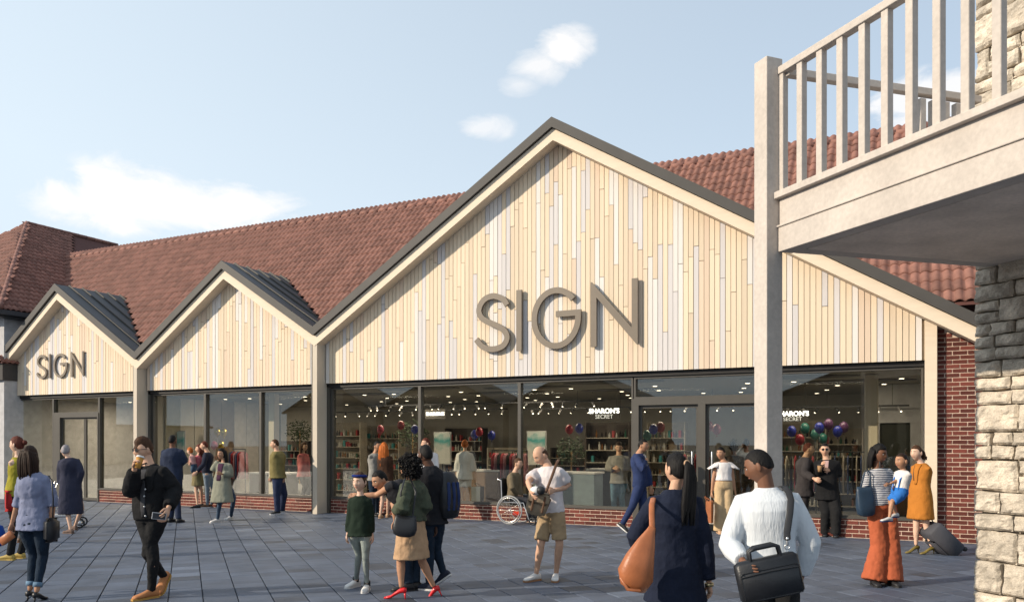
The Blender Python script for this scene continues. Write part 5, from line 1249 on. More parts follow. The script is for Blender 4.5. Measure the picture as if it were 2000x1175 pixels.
# navy suit man from behind
person('man in navy suit seen from behind, standing before the middle shop', 17.3, 1.84, 172, (337, 860), (337, 874), (338, 936), {'L': [(320, 905, 0), (324, 921, 1)], 'R': [(360, 899, 0), (350, 905, 1)]},
    {'L': [(334, 975), (333, 1012), {'fyaw': 170}], 'R': [(345, 975), (349, 1013), {'fyaw': 175}]}, top=dict(m=cloth('navy_suit', (.020, .028, .055)), hem=937, off=.03, flare=.19, n='jacket', collar=.014), bot=dict(k='trousers', m=cloth('navy_suit', (.020, .028, .055))), shoe=dict(m=blackl), hair=('crew', 'black'), skin='brown', build=1.05)
# family by the middle shop
person('bearded man in navy sweater and light jeans, facing the family by the middle shop', 20.9, 1.70, -80, (399, 870), (405, 882), (405, 923), {'L': [(397, 907, -1), (384, 921, -1)], 'R': [(402, 905, 0), (388, 918, 0)]},
    {'L': [(403, 955), (405, 985), {'fyaw': -60}], 'R': [(411, 955), (413, 984), {'fyaw': -40}]}, top=dict(m=cloth('navy_knit', (.018, .020, .035)), hem=924, off=.02), bot=dict(k='slim', m=cloth('grey_denim', (.17, .21, .25))), shoe=dict(m=brownl, sole=shoe_w), hair=('short', 'auburn'), skin='light')
person('woman in pink top and checked skirt holding a child by the middle shop', 21.1, 1.64, -70, (390, 876), (388, 888), (386, 922), {'L': [(392, 905, 0), (374, 903, -1)], 'R': [(379, 905, 0), (372, 905, -1)]},
    {'L': [(390, 955), (394, 984), {'fyaw': -60}], 'R': [(383, 955), (386, 986), {'fyaw': -70}]}, top=dict(m=cloth('rose_pink', (.48, .13, .15)), hem=922, off=.018), bot=dict(k='skirt', m=mat('cloth_olive_check', (.16, .13, .06, 1), .9, 0, .4, 30, (3, 3, .2)), hem=948, flare=.21, n='skirt'), shoe=dict(m=blackl), hair=('long', 'auburn', .2), skin='light', fem=True)
person('small child with orange hair carried by the woman in pink', 20.9, .95, -100, (371, 880), (374, 888), (379, 908), {'L': [(373, 898, 0), (371, 903, 0)], 'R': [(378, 897, 0), (376, 903, 0)]},
    {'L': [(378, 918), (379, 926), {'dz': -.05}], 'R': [(383, 918), (384, 926), {'dz': 0}]}, top=dict(m=cloth('pale_pink', (.55, .30, .28)), hem=910, off=.015), bot=dict(k='slim', m=denim), hair=('fringe', 'ginger'), skin='fair', headk=.78, face=False)
# girl with long cardigan
P7 = person('young woman in long sage cardigan and jeans talking on a phone', 17.0, 1.60, -15, (433, 886), (437, 902), (434, 938), {'R': [(416, 918, 0), (427, 898, -1)], 'L': [(451, 927, 0), (434, 925, -1)]},
    {'R': [(428, 973), (425, 1013), {'fyaw': -35}], 'L': [(446, 973), (451, 1008), {'fyaw': -20}]}, top=dict(m=cloth('sage_cardigan', (.22, .22, .17)), hem=980, off=.03, flare=.235, n='cardigan', sloose=.012, patch=[('top', cloth('plum', (.06, .025, .05)), .0, .93, .05, .07, .031, 0)]),
    bot=dict(k='slim', m=denim), shoe=dict(m=shoe_w), hair=('long', 'black', .22), skin='tan', fem=True, hyaw=-25)
# man in olive T-shirt
person('heavyset man in olive T-shirt and dark jeans looking left at the glass', 19.1, 1.75, -80, (537, 867), (541, 880), (543, 930), {'L': [(530, 914, 0), (529, 934, -1)], 'R': [(552, 912, 0), (553, 932, 0)]},
    {'L': [(540, 966), (542, 997), {'fyaw': -40}], 'R': [(547, 966), (551, 993), {'fyaw': -70}]}, top=dict(m=cloth('olive_tee', (.17, .14, .055)), hem=933, off=.03, sleeve=.5, sloose=.012), bot=dict(k='trousers', m=cloth('indigo', (.03, .04, .085))), shoe=dict(m=M['black'], sole=shoe_w), hair=('crew', 'brown'), skin='light', build=1.25)
# girl in green sweater
P10 = person('smiling girl with blue headband in dark green sweater and pale jeans', 9.15, 1.37, -8, (702.5, 941), (703.5, 966), (703, 1040), {'R': [(684, 1008, 0), (679, 1040, 0)], 'L': [(724, 1008, 0), (727, 1042, 0)]},
    {'R': [(696, 1086), (695, 1135), {'fyaw': -30}], 'L': [(714, 1088), (717, 1143), {'fyaw': -2}]}, top=dict(m=cloth('bottle_green', (.012, .022, .014)), hem=1046, off=.024, sloose=.004, collar=.01), bot=dict(k='slim', m=cloth('pale_jeans', (.24, .27, .25), .15), cuff=.88), shoe=dict(m=shoe_w, size=1.15), hair=('full', 'brown'), skin='fair', fem=True, hyaw=-22, headk=.90, build=.9)
hp = P10['hp']; b = MB(); b.tube([hp(.083 * math.cos(t), .105 * math.sin(t) * (1 if math.sin(t) > 0 else .9), .078 + .004 * math.sin(t)) for t in [2 * math.pi * q / 20 for q in range(20)]], .014, 8, close=True, flat=.5, up=(0, 0, 1)); b.build('headband', cloth('blue_band', (.015, .03, .16)), P10['root'], True)
for s_ in 'LR':
    b = MB(); A_ = P10['LG'][s_][2]; b.tube([A_ + Vector((0, 0, .06)), A_], .038, 12, roundcap=False); b.build('sock', M['black'], P10['root'], True)
# bending man who points
P11 = person('smiling dark-haired man bending forward behind the girl and pointing left', 9.75, 1.78, -75, (742, 937), (760, 948), (806, 985), {'L': [(736, 966, 0), (705, 967, 0)], 'R': [(770, 990, 0), (772, 1015, 0)], 'curlL': .25},
    {'L': [(799, 1062), (798, 1140), {'fyaw': -70}], 'R': [(812, 1062), (812, 1138), {'fyaw': -60}]}, top=dict(m=cloth('dark_tee', (.02, .02, .024)), hem=1002, off=.02, sleeve=.35), bot=dict(k='trousers', m=denim_d), shoe=dict(m=M['black'], sole=M['black']), hair=('short', 'black'), skin='tan', hyaw=-50, tilt=20, roll=0)
J_ = P11['J']['L']; d_ = (J_[2] - J_[1]).normalized(); b = MB(); b.tube([J_[2] - d_ * .03, J_[2] - d_ * .005], .033, 12, roundcap=False); b.build('watch', M['black'], P11['root'], True)
# woman in green jacket with red heels
P12 = person('woman with curly black hair in green jacket and beige skirt striding left in red heels', 8.9, 1.70, -118, (799, 916), (806, 938), (804, 1022), {'L': [(787, 990, -1), (769, 999, 0)], 'R': [(832, 988, 0), (812, 1006, 1)]},
    {'L': [(783, 1096), (784, 1143), {'heel': .07, 'fyaw': -100}], 'R': [(822, 1098), (846, 1142), {'heel': .07, 'fyaw': -100, 'dz': .15, 'pitch': 24}]},
    top=dict(m=cloth('olive_jacket', (.062, .072, .048), .12, .5, 14), hem=1016, off=.034, flare=.24, disp=.028, n='jacket', sloose=.012, collar=.02), bot=dict(k='skirt', m=cloth('sand', (.42, .27, .16)), hem=1090, flare=.215, n='skirt', disp=.022), shoe=dict(m=mat('red_patent', (.65, .02, .025, 1), .25)), hair=('curly', 'black', .3), skin='tan', fem=True)
e, c, T_ = strap_bag(P12, 'shoulder_bag', 'black slouchy leather bag on the hip of the woman in the green jacket', 'bag', (791, 1026), 8.62, (.26, .10, .21), blackl, None, tilt=6)
strap(e, c, [at(780, 1006, 8.62), at(783, 960, 8.58), at(790, 936, 8.66), at(800, 930, 8.80), at(812, 960, 8.68), at(806, 1006, 8.62)], .010, blackl, .4)
# man with backpack
P13 = person('man in black hoodie and dark jeans walking away with a blue and black backpack', 9.35, 1.74, -135, (831, 888), (840, 912), (842, 1014), {'L': [(838, 975, 0), (836, 1005, 1)], 'R': [(852, 978, 0), (850, 1030, -1)]},
    {'L': [(838, 1078), (838, 1139), {'fyaw': -110}], 'R': [(849, 1076), (866, 1118), {'dz': .15, 'fyaw': -110, 'pitch': 35}]}, top=dict(m=cloth('black_hoodie', (.013, .013, .016)), hem=1022, off=.032, collar=.03, disp=.018, n='hoodie'), bot=dict(k='slim', m=denim_d, disp=.016), shoe=dict(m=mat('navy_canvas', (.015, .02, .04, 1), .8), sole=shoe_w), hair=('crew', 'black'), skin='dark')
bc = at(874, 966, 9.40); be = empty('backpack', bc, R(48), 'black and blue backpack on the man in the black hoodie', 'backpack'); b = MB()
rs = []
for z, a, d in ((-.27, .09, .05), (-.25, .13, .085), (-.12, .155, .115), (.05, .15, .11), (.18, .125, .085), (.25, .09, .055), (.27, .05, .03)): rs.append([Vector((math.copysign(abs(math.cos(t)) ** .7, math.cos(t)) * a, math.copysign(abs(math.sin(t)) ** .7, math.sin(t)) * d, z)) for t in [2 * math.pi * q / 20 for q in range(20)]])
b.loft(rs); b.build('bag_body', blackl, be, True)
b = MB(); [b.tube([(x, -.10 + abs(x) * .1, -.16), (x * 1.1, -.117 + abs(x) * .1, -.02), (x, -.10 + abs(x) * .1, .14)], .014, 8, flat=1.6) for x in (-.07, .0, .07)]; b.build('stripes', cloth('royal_blue', (.025, .04, .11)), be, True)
b = MB(); b.tube([(-.02, 0, .26), (0, 0, .30), (.03, 0, .26)], .008, 6); [b.tube([(x, .07, .2), (x, .20, .24), (x, .26, .12), (x, .22, -.05), (x, .06, -.2)], .016, 8, flat=.5) for x in (-.11, .11)]; b.build('strap', M['black'], be, True)
# couple behind, near the glass
person('woman with long ginger hair in brown top, back turned, near the big window', 18.2, 1.66, 175, (750, 874), (752, 887), (753, 935), {'L': [(742, 912, 0), (741, 932, 0)], 'R': [(764, 912, 0), (765, 930, 0)]}, {'L': [(747, 975), (743, 1005)], 'R': [(757, 975), (757, 1003)]},
    top=dict(m=cloth('dark_brown', (.05, .024, .014)), hem=945, off=.02), bot=dict(k='skirt', m=cloth('dark_brown', (.05, .024, .014)), hem=965, flare=.19, n='skirt'), shoe=dict(m=cloth('nude', (.5, .32, .2))), hair=('long', 'ginger', .42), skin='fair', fem=True)
person('dark-haired bearded man facing the ginger woman by the big window', 18.6, 1.72, 60, (737, 871), (733, 884), (732, 932), {'L': [(742, 908, 0), (746, 925, 0)], 'R': [(726, 908, 0), (728, 930, 0)]}, {'L': [(734, 970), (736, 1000)], 'R': [(729, 970), (728, 1002)]},
    top=dict(m=cloth('grey_tee', (.25, .24, .22)), hem=938, off=.02, sleeve=.5), bot=dict(k='trousers', m=denim_d), shoe=dict(m=blackl), hair=('short', 'black'), skin='tan')
person('auburn-haired man in white shirt behind the man with the backpack', 17.4, 1.80, 20, (832, 866), (835, 881), (836, 935), {'L': [(852, 910, 0), (848, 932, 0)], 'R': [(820, 910, 0), (818, 930, 0)]}, {'L': [(840, 975), (842, 1012)], 'R': [(831, 975), (830, 1012)]},
    top=dict(m=white, hem=943, off=.02), bot=dict(k='trousers', m=cloth('khaki', (.28, .2, .12))), shoe=dict(m=brownl), hair=('short', 'auburn'), skin='light', hyaw=-60)
# woman in white shorts suit, just inside the glass
P16 = person('woman with orange hair in white top and shorts, back turned, carrying shopping bags', 19.0, 1.70, 180, (908, 868), (908, 880), (907, 932), {'L': [(893, 912, 0), (892, 934, 0)], 'R': [(924, 912, 0), (928, 934, 0)], 'curlL': .9, 'curlR': .9}, {'L': [(902, 965), (904, 1001)], 'R': [(914, 965), (913, 1001)]},
    top=dict(m=white, hem=936, off=.03, sleeve=.75, sloose=.015), bot=dict(k='shorts', m=white, len=.55, off=.02, n='shorts'), shoe=dict(m=blackl), hair=('bun', 'ginger'), skin='fair', fem=True)
paperw = mat('white_paper', (.62, .60, .56, 1), .8); kraft = mat('brown_paper', (.33, .19, .09, 1), .8)
def carrier(label, px, py, D, w_, h_, m_, hand=None, rz=0):
    c = at(px, py, D); e = empty('shopping_bag', c, R(rz), label, 'bag'); b = MB(); b.loft([[Vector((x * w_ / 2 * s, y * .05 * s, z)) for x, y in ((-1, -1), (1, -1), (1, 1), (-1, 1))] for z, s in ((-h_ / 2, .96), (h_ / 2, 1.04))]); b.build('bag_body', m_, e)
    if hand:
        hv = at(*hand) - c
        for dy in (-.045, .045): b = MB(); b.tube([(-w_ * .25, dy, h_ / 2), (hv.x - .03, hv.y + dy * .2, hv.z - .02), hv, (hv.x + .03, hv.y + dy * .2, hv.z - .02), (w_ * .25, dy, h_ / 2)], .004, 5); b.build('bag_handle', m_, e, True)
    return e
carrier('white paper carrier bag in the right hand of the woman in white shorts', 929, 966, 18.95, .20, .38, paperw, (928, 942, 18.95)); carrier('dark paper carrier bag beside the white one of the woman in shorts', 937, 966, 19.05, .18, .40, mat('dark_paper', (.05, .04, .045, 1), .8), (928, 942, 19.0), 30)
carrier('small orange carrier bag in the left hand of the woman in white shorts', 890, 953, 18.95, .10, .2, cloth('orange_paper', (.35, .09, .02)), (892, 942, 18.95))
# wheelchair user
P17 = person('bearded man in olive sweater sitting in a wheelchair facing right', 17.1, 1.72, 62, (1012, 905), (1006, 921), (1002, 974), {'L': [(1014, 950, 0), (1019, 968, 0)], 'R': [(1000, 952, -1), (1016, 973, 0)]},
    {'L': [(1040, 972), (1044, 1005), {'dz': .1, 'kd': 0, 'fyaw': 62}], 'R': [(1030, 975), (1034, 1009), {'dz': -.2, 'kd': -.1, 'fyaw': 62}]}, top=dict(m=cloth('olive_sweater', (.14, .11, .07)), hem=976, off=.022), bot=dict(k='trousers', m=cloth('dark_trouser', (.03, .03, .035))), shoe=dict(m=blackl), hair=('short', 'brown'), skin='light')
wc = empty('wheelchair', at(1008, HOR, 17.1), R(-28), 'wheelchair with large silver wheels by the brick plinth', 'wheelchair'); wc.location.z = 0
for y in (-.30, .30):
    b = MB(); b.tube([(.285 * math.cos(t), y, .30 + .285 * math.sin(t)) for t in [2 * math.pi * q / 28 for q in range(28)]], .016, 6, close=True); wh = b.build('wheel', mat('grey_tyre', (.30, .30, .30, 1), .6), wc, True)
    b = MB(); [b.tube([(0, y, .30), (.28 * math.cos(t), y, .30 + .28 * math.sin(t))], .003, 4) for t in [2 * math.pi * q / 12 for q in range(12)]]; b.tube([(.25 * math.cos(t), y * 1.08, .30 + .25 * math.sin(t)) for t in [2 * math.pi * q / 24 for q in range(24)]], .008, 5, close=True); b.build('spokes', M['chrome'], wh, True)
    b = MB(); b.tube([(.5 + .07 * math.cos(t), y * .8, .08 + .07 * math.sin(t)) for t in [2 * math.pi * q / 12 for q in range(12)]], .014, 6, close=True); b.build('castor', M['black'], wc, True)
b = MB(); b.bbox(-.2, .25, -.24, .24, .44, .49, .02); b.bbox(-.26, -.2, -.24, .24, .5, .95, .02); b.build('seat', M['black'], wc)
b = MB(); [b.tube([(-.3, y, .92), (-.22, y, .9), (-.2, y, .45), (.3, y, .45), (.42, y, .12)], .012, 6) for y in (-.25, .25)]; b.bbox(.38, .58, -.2, .2, .07, .09, .008); b.build('frame', M['chrome'], wc, True)
b = MB(); b.bbox(.06, .24, -.28, -.26, .20, .28, .02); b.build('side_guard', cloth('red_guard', (.45, .04, .02)), wc)
# bald man with satchel
P18 = person('bald man in white T-shirt and khaki shorts looking down into his satchel', 10.0, 1.74, -35, (1056, 889), (1070, 909), (1077, 1000), {'R': [(1031, 940, -1), (1039, 962, -1)], 'L': [(1112, 949, 0), (1083, 957, -1)], 'curlL': .5},
    {'R': [(1056, 1062), (1047, 1121), {'fyaw': -48}], 'L': [(1092, 1060), (1086, 1120), {'fyaw': -8}]}, top=dict(m=cloth('soft_white_tee', (.60, .55, .55), .05), hem=1000, off=.026, sleeve=.5, sloose=.014, disp=.02), bot=dict(k='shorts', m=cloth('khaki_shorts', (.34, .24, .14)), len=.86, off=.02, disp=.018, n='shorts'), shoe=dict(m=shoe_w, sole=gum), hair=('bald', 'brown'), skin='light', hyaw=-58, tilt=30, build=.95)
e, c, T_ = strap_bag(P18, 'satchel', 'beige canvas satchel with dark straps on the bald man', 'bag', (1050, 982), 9.72, (.26, .11, .27), cloth('canvas', (.25, .19, .13), .2, .5), None, tilt=12, shape='tote')
b = MB(); b.bbox(-.13, .13, -.075, -.03, .0, .13, .02, mtx=T_); [b.bbox(x - .012, x + .012, -.085, -.06, -.10, .10, .005, 1, mtx=T_) for x in (-.06, .07)]; b.build('flap', [cloth('canvas', (.25, .19, .13), .2, .5), brownl], e)
strap(e, c, [at(1064, 966, 9.72), at(1076, 935, 9.76), at(1087, 905, 9.86), at(1091, 897, 9.98), at(1086, 900, 10.1)], .017, brownl, .35); strap(e, c, [at(1062, 1005, 9.74), at(1075, 975, 9.78)], .012, brownl, .35)
b = MB(); b.ell(at(1046, 958, 9.66), .07, .07, .055, 14, 9); ho = b.build('cap', mat('white_plastic', (.7, .7, .68, 1), .4), None, True); tag(ho, 'white and black cap resting on the satchel of the bald man', 'cap'); b = MB(); b.ell(at(1056, 957, 9.62), .055, .06, .052, 14, 9); b.build('cap_peak', M['black'], ho, True)
# grey sweater man inside
P19 = person('young man in grey sweater and jeans checking his phone behind the glass', 17.5, 1.74, -5, (1208.5, 873), (1208.5, 888), (1209, 938), {'R': [(1188, 914, 0), (1199, 914, -1)], 'L': [(1227, 915, 0), (1209, 918, -1)]}, {'R': [(1201, 970), (1200, 1006)], 'L': [(1216, 970), (1218, 1006)]},
    top=dict(m=cloth('grey_sweater', (.24, .22, .20)), hem=943, off=.03, sloose=.01, collar=.014), bot=dict(k='trousers', m=cloth('blue_jeans', (.12, .21, .30))), shoe=dict(m=shoe_w), hair=('full', 'darkbrown'), skin='light', tilt=14)
# phone man in blue suit
P20 = person('man in blue suit on the phone striding right past the glass door', 15.3, 1.80, 70, (1256, 870), (1248, 884), (1250, 948), {'R': [(1254, 914, -1), (1263, 890, 0)], 'L': [(1266, 925, 0), (1270, 950, 0)]},
    {'L': [(1257, 992), (1262, 1032), {'fyaw': 70}], 'R': [(1233, 988), (1216, 1022), {'dz': .05, 'fyaw': 60, 'pitch': 35}]}, top=dict(m=suitblue, hem=950, off=.028, flare=.19, n='jacket', patch=[('shirt_front', white, .6, .95, .01, .05, .034)]), bot=dict(k='trousers', m=suitblue), shoe=dict(m=blackl, sole=shoe_w), hair=('short', 'black'), skin='tan', hyaw=60)
# foreground woman in navy blazer
P21 = person('woman with long black ponytail in navy blazer, back turned, tan tote on her shoulder', 5.9, 1.68, -168, (1322, 916), (1318, 957), (1319, 1126), {'L': [(1240, 1046, 0), (1262, 1092, 1)], 'R': [(1377, 1066, 0), (1386, 1148, 0)]},
    {'L': [(1300, 1240), (1300, 1330), {}], 'R': [(1342, 1240), (1344, 1330), {}]}, top=dict(m=navy, hem=1172, off=.030, flare=.20, n='blazer', collar=.02, disp=.014), bot=dict(k='trousers', m=cloth('white_trouser', (.5, .52, .56))), shoe=dict(m=blackl), hair=('pony', 'black', .42), skin='light', fem=True, hyaw=-152, tilt=4, shw=1.12, build=1.04)
b = MB(); J_ = P21['J']['R']; d_ = (J_[2] - J_[1]).normalized(); b.tube([J_[2] + d_ * .01, J_[2] + d_ * .035], .032, 14, roundcap=False); b.build('watch', mat('gold', (.5, .4, .22, 1), .3, .8), P21['root'], True)
b = MB(); b.tube([J_[2] - d_ * .06, J_[2] - d_ * .015], [.052, .050], 16, roundcap=False); b.build('sleeve_cuff', navy, P21['root'], True)
hp = P21['hp']; b = MB(); b.tube([hp(.021 * math.cos(t), -.116, .038 + .021 * math.sin(t)) for t in [2 * math.pi * q / 12 for q in range(12)]], .007, 6, close=True); b.build('hair_tie', cloth('nude', (.5, .32, .2)), P21['root'], True)
c = at(1252, 1090, 5.62); e = empty('tote_bag', c, 0, 'tan leather tote hanging from the shoulder of the woman in the navy blazer', 'bag'); b = MB(); rs = []
for px_, py_, a, d in ((1238, 1152, .05, .03), (1236, 1147, .085, .06), (1241, 1122, .120, .085), (1250, 1090, .095, .065), (1262, 1058, .06, .035), (1271, 1036, .030, .015), (1274, 1028, .022, .010)):
    q = at(px_, py_, 5.62) - c; rs.append([q + Vector((math.copysign(abs(math.cos(t)) ** .8, math.cos(t)) * a, math.copysign(abs(math.sin(t)) ** .8, math.sin(t)) * d, -math.cos(t) * a * .35)) for t in [2 * math.pi * q_ / 22 for q_ in range(22)]])
b.loft(rs); b.build('bag_body', tan_l, e, True)
strap(e, c, [at(1274, 1034, 5.62), at(1273, 1005, 5.64), at(1273, 985, 5.70), at(1276, 972, 5.84), at(1281, 975, 6.02)], .020, tan_l, .3, up=(1, 0, 0)); b = MB(); b.tube([at(1213, 1128, 5.6) - c, at(1226, 1150, 5.55) - c, at(1250, 1153, 5.55) - c], .012, 8); b.build('base_seam', tan_l, e, True)
# foreground man in white sweater
P22 = person('dark-haired man in ribbed white sweater, back turned, laptop bag on a black strap', 5.6, 1.76, 170, (1483, 910), (1497, 955), (1505, 1112), {'L': [(1424, 1063, 0), (1452, 1096, -1)], 'R': [(1584, 1062, 0), (1566, 1122, 1)]},
    {'L': [(1480, 1250), (1480, 1350), {}], 'R': [(1530, 1250), (1530, 1350), {}]}, top=dict(m=whitek, hem=1135, off=.030, sloose=.004, collar=.024, disp=.007, dsize=.12, n='sweater'), bot=dict(k='trousers', m=blackt), shoe=dict(m=blackl), hair=('crew', 'black'), skin='brown', hyaw=-118, tilt=20, build=.96)
c = at(1502, 1127, 5.28); e = empty('laptop_bag', c, 0, 'black laptop bag on the hip of the man in the white sweater', 'bag'); T_ = Matrix.Rotation(R(12.5), 4, 'Y') if False else Matrix.Rotation(R(-12), 4, 'Y'); b = MB()
b.bbox(-.205, .205, -.045, .045, -.135, .135, .022, mtx=T_); b.build('bag_body', blackl, e, True)
b = MB(); b.bbox(-.19, .19, -.056, -.04, -.12, .065, .012, mtx=T_); b.build('front_pocket', blackl, e, True)
b = MB(); b.tube([T_ @ Vector(q) for q in ((-.19, -.058, .045), (0, -.060, .052), (.19, -.058, .045))], .0035, 5); b.build('zip', M['black'], e, True)
for y in (-.02, .02): b = MB(); b.tube([T_ @ Vector(q) for q in ((-.10, y, .12), (-.095, y, .19), (-.06, y, .205), (.06, y, .205), (.095, y, .19), (.10, y, .12))], [.011, .011, .015, .015, .011, .011], 8); b.build('bag_handle', blackl, e, True)
rp = c + T_ @ Vector((.150, 0, .14)); b = MB(); b.tube([rp - c + Vector((.016 * math.cos(t), 0, .03 + .016 * math.sin(t))) for t in [2 * math.pi * q / 12 for q in range(12)]], .004, 6, close=True); b.tube([rp - c + Vector((0, 0, .045)), rp - c + Vector((0, 0, .085))], .010, 8); b.build('strap_clip', M['chrome'], e, True)
strap(e, c, [rp + Vector((0, 0, .08)), at(1537, 1040, 5.36), at(1543, 1000, 5.40), at(1545, 975, 5.44), at(1541, 962, 5.50), at(1531, 949, 5.60), at(1524, 949, 5.72)], .022, M['black'], .22, up=(1, 0, .2))
# woman in white ruffle blouse
P23 = person('smiling woman in white ruffled blouse and wide beige trousers holding shopping bags', 15.25, 1.66, 0, (1408, 885), (1414, 899), (1413, 951), {'R': [(1393, 933, 0), (1390, 960, 0)], 'L': [(1432, 933, 0), (1436, 960, 0)], 'curlL': .9, 'curlR': .9},
    {'R': [(1404, 992), (1404, 1033), {}], 'L': [(1419, 992), (1420, 1033), {}]}, top=dict(m=white, hem=938, off=.022, sleeve=0, vneck=True, disp=.006), bot=dict(k='wide', m=cloth('beige_trouser', (.50, .36, .21), .05), n='trousers', flare=.78), shoe=dict(m=cloth('nude', (.5, .32, .2))), hair=('bun', 'black'), skin='tan', fem=True, hyaw=-40)
for s_ in 'LR':
    a_, e_, w2 = P23['J'][s_]; d_ = (e_ - a_).normalized(); sg = 1 if s_ == 'L' else -1; b = MB(); out_d = P23['lf'] * sg; p_ = a_.lerp(P23['P'] + P23['spine'] * .9, .2) + Vector((0, 0, .03)); rs = []
    for u, r_ in ((0, .045), (.04, .065), (.09, .085), (.13, .098)): rs.append([p_ + (d_ * .8 + out_d * .55) * u + Vector((math.cos(t) * r_ * (1 + .12 * math.sin(5 * t)), math.sin(t) * r_ * (1 + .12 * math.sin(5 * t)), math.cos(t) * sg * -.25 * r_ + .01 * math.sin(7 * t))) for t in [2 * math.pi * q / 28 for q in range(28)]])
    b.loft(rs); b.build('ruffle', white, P23['root'], True)
carrier('brown leather-look carrier bag in the right hand of the woman in ruffles', 1386, 999, 15.1, .14, .40, tan_l, (1390, 968, 15.2), 60); carrier('white paper carrier bag behind the brown one', 1394, 1003, 15.3, .16, .36, paperw, (1390, 968, 15.3)); carrier('thin white carrier bag in the left hand of the woman in ruffles', 1433, 985, 15.3, .08, .26, paperw, (1436, 966, 15.3), 70)
# pair in dark clothes inside the doorway
person('person with short dark afro in black, back turned, in the shop doorway', 18.0, 1.70, 170, (1432, 872), (1433, 888), (1434, 938), {'L': [(1421, 912, 0), (1422, 932, 0)], 'R': [(1446, 912, 0), (1445, 932, 0)]}, {'L': [(1429, 975), (1429, 1002)], 'R': [(1438, 975), (1439, 1002)]}, top=dict(m=blackt, hem=942, off=.025), bot=dict(k='trousers', m=blackt), shoe=dict(m=blackl), hair=('curly', 'black', .2), skin='dark')
person('person in pale striped shirt and dark trousers raising an arm in the shop doorway', 18.2, 1.76, 160, (1457, 866), (1457, 882), (1456, 935), {'L': [(1440, 890, 0), (1452, 872, 0)], 'R': [(1470, 912, 0), (1472, 932, 0)]}, {'L': [(1450, 972), (1449, 1000)], 'R': [(1461, 972), (1462, 1000)]}, top=dict(m=cloth('pale_blue_shirt', (.40, .44, .50)), hem=925, off=.02), bot=dict(k='trousers', m=blackt), shoe=dict(m=blackl), hair=('crew', 'black'), skin='brown')
# two business people
person('man in grey suit facing right and gesturing to the person in black', 15.0, 1.78, 78, (1579, 877), (1573, 892), (1570, 952), {'R': [(1572, 925, -1), (1590, 934, -1)], 'L': [(1580, 922, 0), (1592, 930, 0)]}, {'R': [(1566, 1000), (1564, 1036)], 'L': [(1576, 1000), (1578, 1034)]},
    top=dict(m=cloth('charcoal_suit', (.035, .030, .030)), hem=968, off=.028, flare=.19, n='jacket', collar=.012), bot=dict(k='trousers', m=cloth('charcoal_suit', (.035, .030, .030))), shoe=dict(m=blackl), hair=('short', 'auburn'), skin='light', build=1.08)
P25 = person('person in black suit and sunglasses holding a cup, facing the man in grey', 14.7, 1.76, -20, (1611, 878), (1614, 896), (1616, 958), {'R': [(1598, 926, 0), (1604, 910, -1)], 'L': [(1638, 926, 0), (1620, 918, -1)]}, {'R': [(1611, 1000), (1611, 1038)], 'L': [(1628, 1000), (1632, 1040)]},
    top=dict(m=blackc, hem=975, off=.028, flare=.19, n='jacket', patch=[('shirt_front', mat('cloth_pink_shirt', (.45, .30, .28, 1), .9), .55, .96, .008, .042, .034)]), bot=dict(k='wide', m=blackt, n='trousers', flare=.62), shoe=dict(m=blackl), hair=('short', 'black'), skin='light')
glasses(P25)
ce = empty('coffee_cup', at(1601, 914, 14.4), 0, 'paper cup in the right hand of the person in the black suit', 'cup'); b = MB(); b.tube([(0, 0, -.06), (0, 0, .05)], [.03, .04], 12, roundcap=False); b.build('cup_sleeve', kraft, ce, True); b = MB(); b.tube([(0, 0, .05), (0, 0, .065)], [.042, .038], 12, roundcap=False); b.build('lid', M['black'], ce, True)
person('dark figure standing deep inside behind the right window', 20.0, 1.75, 10, (1670, 868), (1671, 882), (1671, 930), {'R': [(1660, 905, 0), (1660, 925, 0)], 'L': [(1683, 905, 0), (1683, 925, 0)]}, {'R': [(1667, 965), (1666, 990)], 'L': [(1676, 965), (1677, 990)]}, top=dict(m=cloth('olive_dark', (.06, .05, .03)), hem=935), bot=dict(k='trousers', m=blackt), shoe=dict(m=blackl), hair=('short', 'black'), skin='tan')
person('shopper in pink jacket walking behind the glass of the middle shop', 21.6, 1.70, 60, (594, 872), (592, 884), (593, 922), {'R': [(584, 905, 0), (586, 922, 0)], 'L': [(602, 905, 0), (602, 920, 0)]}, {'R': [(590, 950), (589, 978)], 'L': [(598, 950), (600, 978)]}, top=dict(m=cloth('salmon', (.45, .13, .13)), hem=930, off=.02), bot=dict(k='trousers', m=cloth('dark_trouser', (.03, .03, .035))), shoe=dict(m=blackl), hair=('bob', 'brown', .18), skin='light', fem=True)
# woman with phone, striped top, orange trousers
stripe = bpy.data.materials.new('cloth_navy_stripe'); stripe.use_nodes = True; n = stripe.node_tree.nodes; l = stripe.node_tree.links
t_ = n.new('ShaderNodeTexCoord'); wv = n.new('ShaderNodeTexWave'); wv.bands_direction = 'Z'; wv.inputs['Scale'].default_value = 15; wv.inputs['Distortion'].default_value = 1.2; wv.inputs['Detail Scale'].default_value = 1.5; l.new(t_.outputs['Object'], wv.inputs['Vector'])
cr = n.new('ShaderNodeValToRGB'); cr.color_ramp.elements[0].position = .42; cr.color_ramp.elements[0].color = (.03, .04, .09, 1); cr.color_ramp.elements[1].position = .52; cr.color_ramp.elements[1].color = (.6, .6, .6, 1); l.new(wv.outputs[0], cr.inputs[0]); l.new(cr.outputs[0], n['Principled BSDF'].inputs['Base Color']); n['Principled BSDF'].inputs['Roughness'].default_value = .9; MATS['stripe'] = stripe
rust = cloth('rust', (.38, .095, .042), .05, .3, 10)
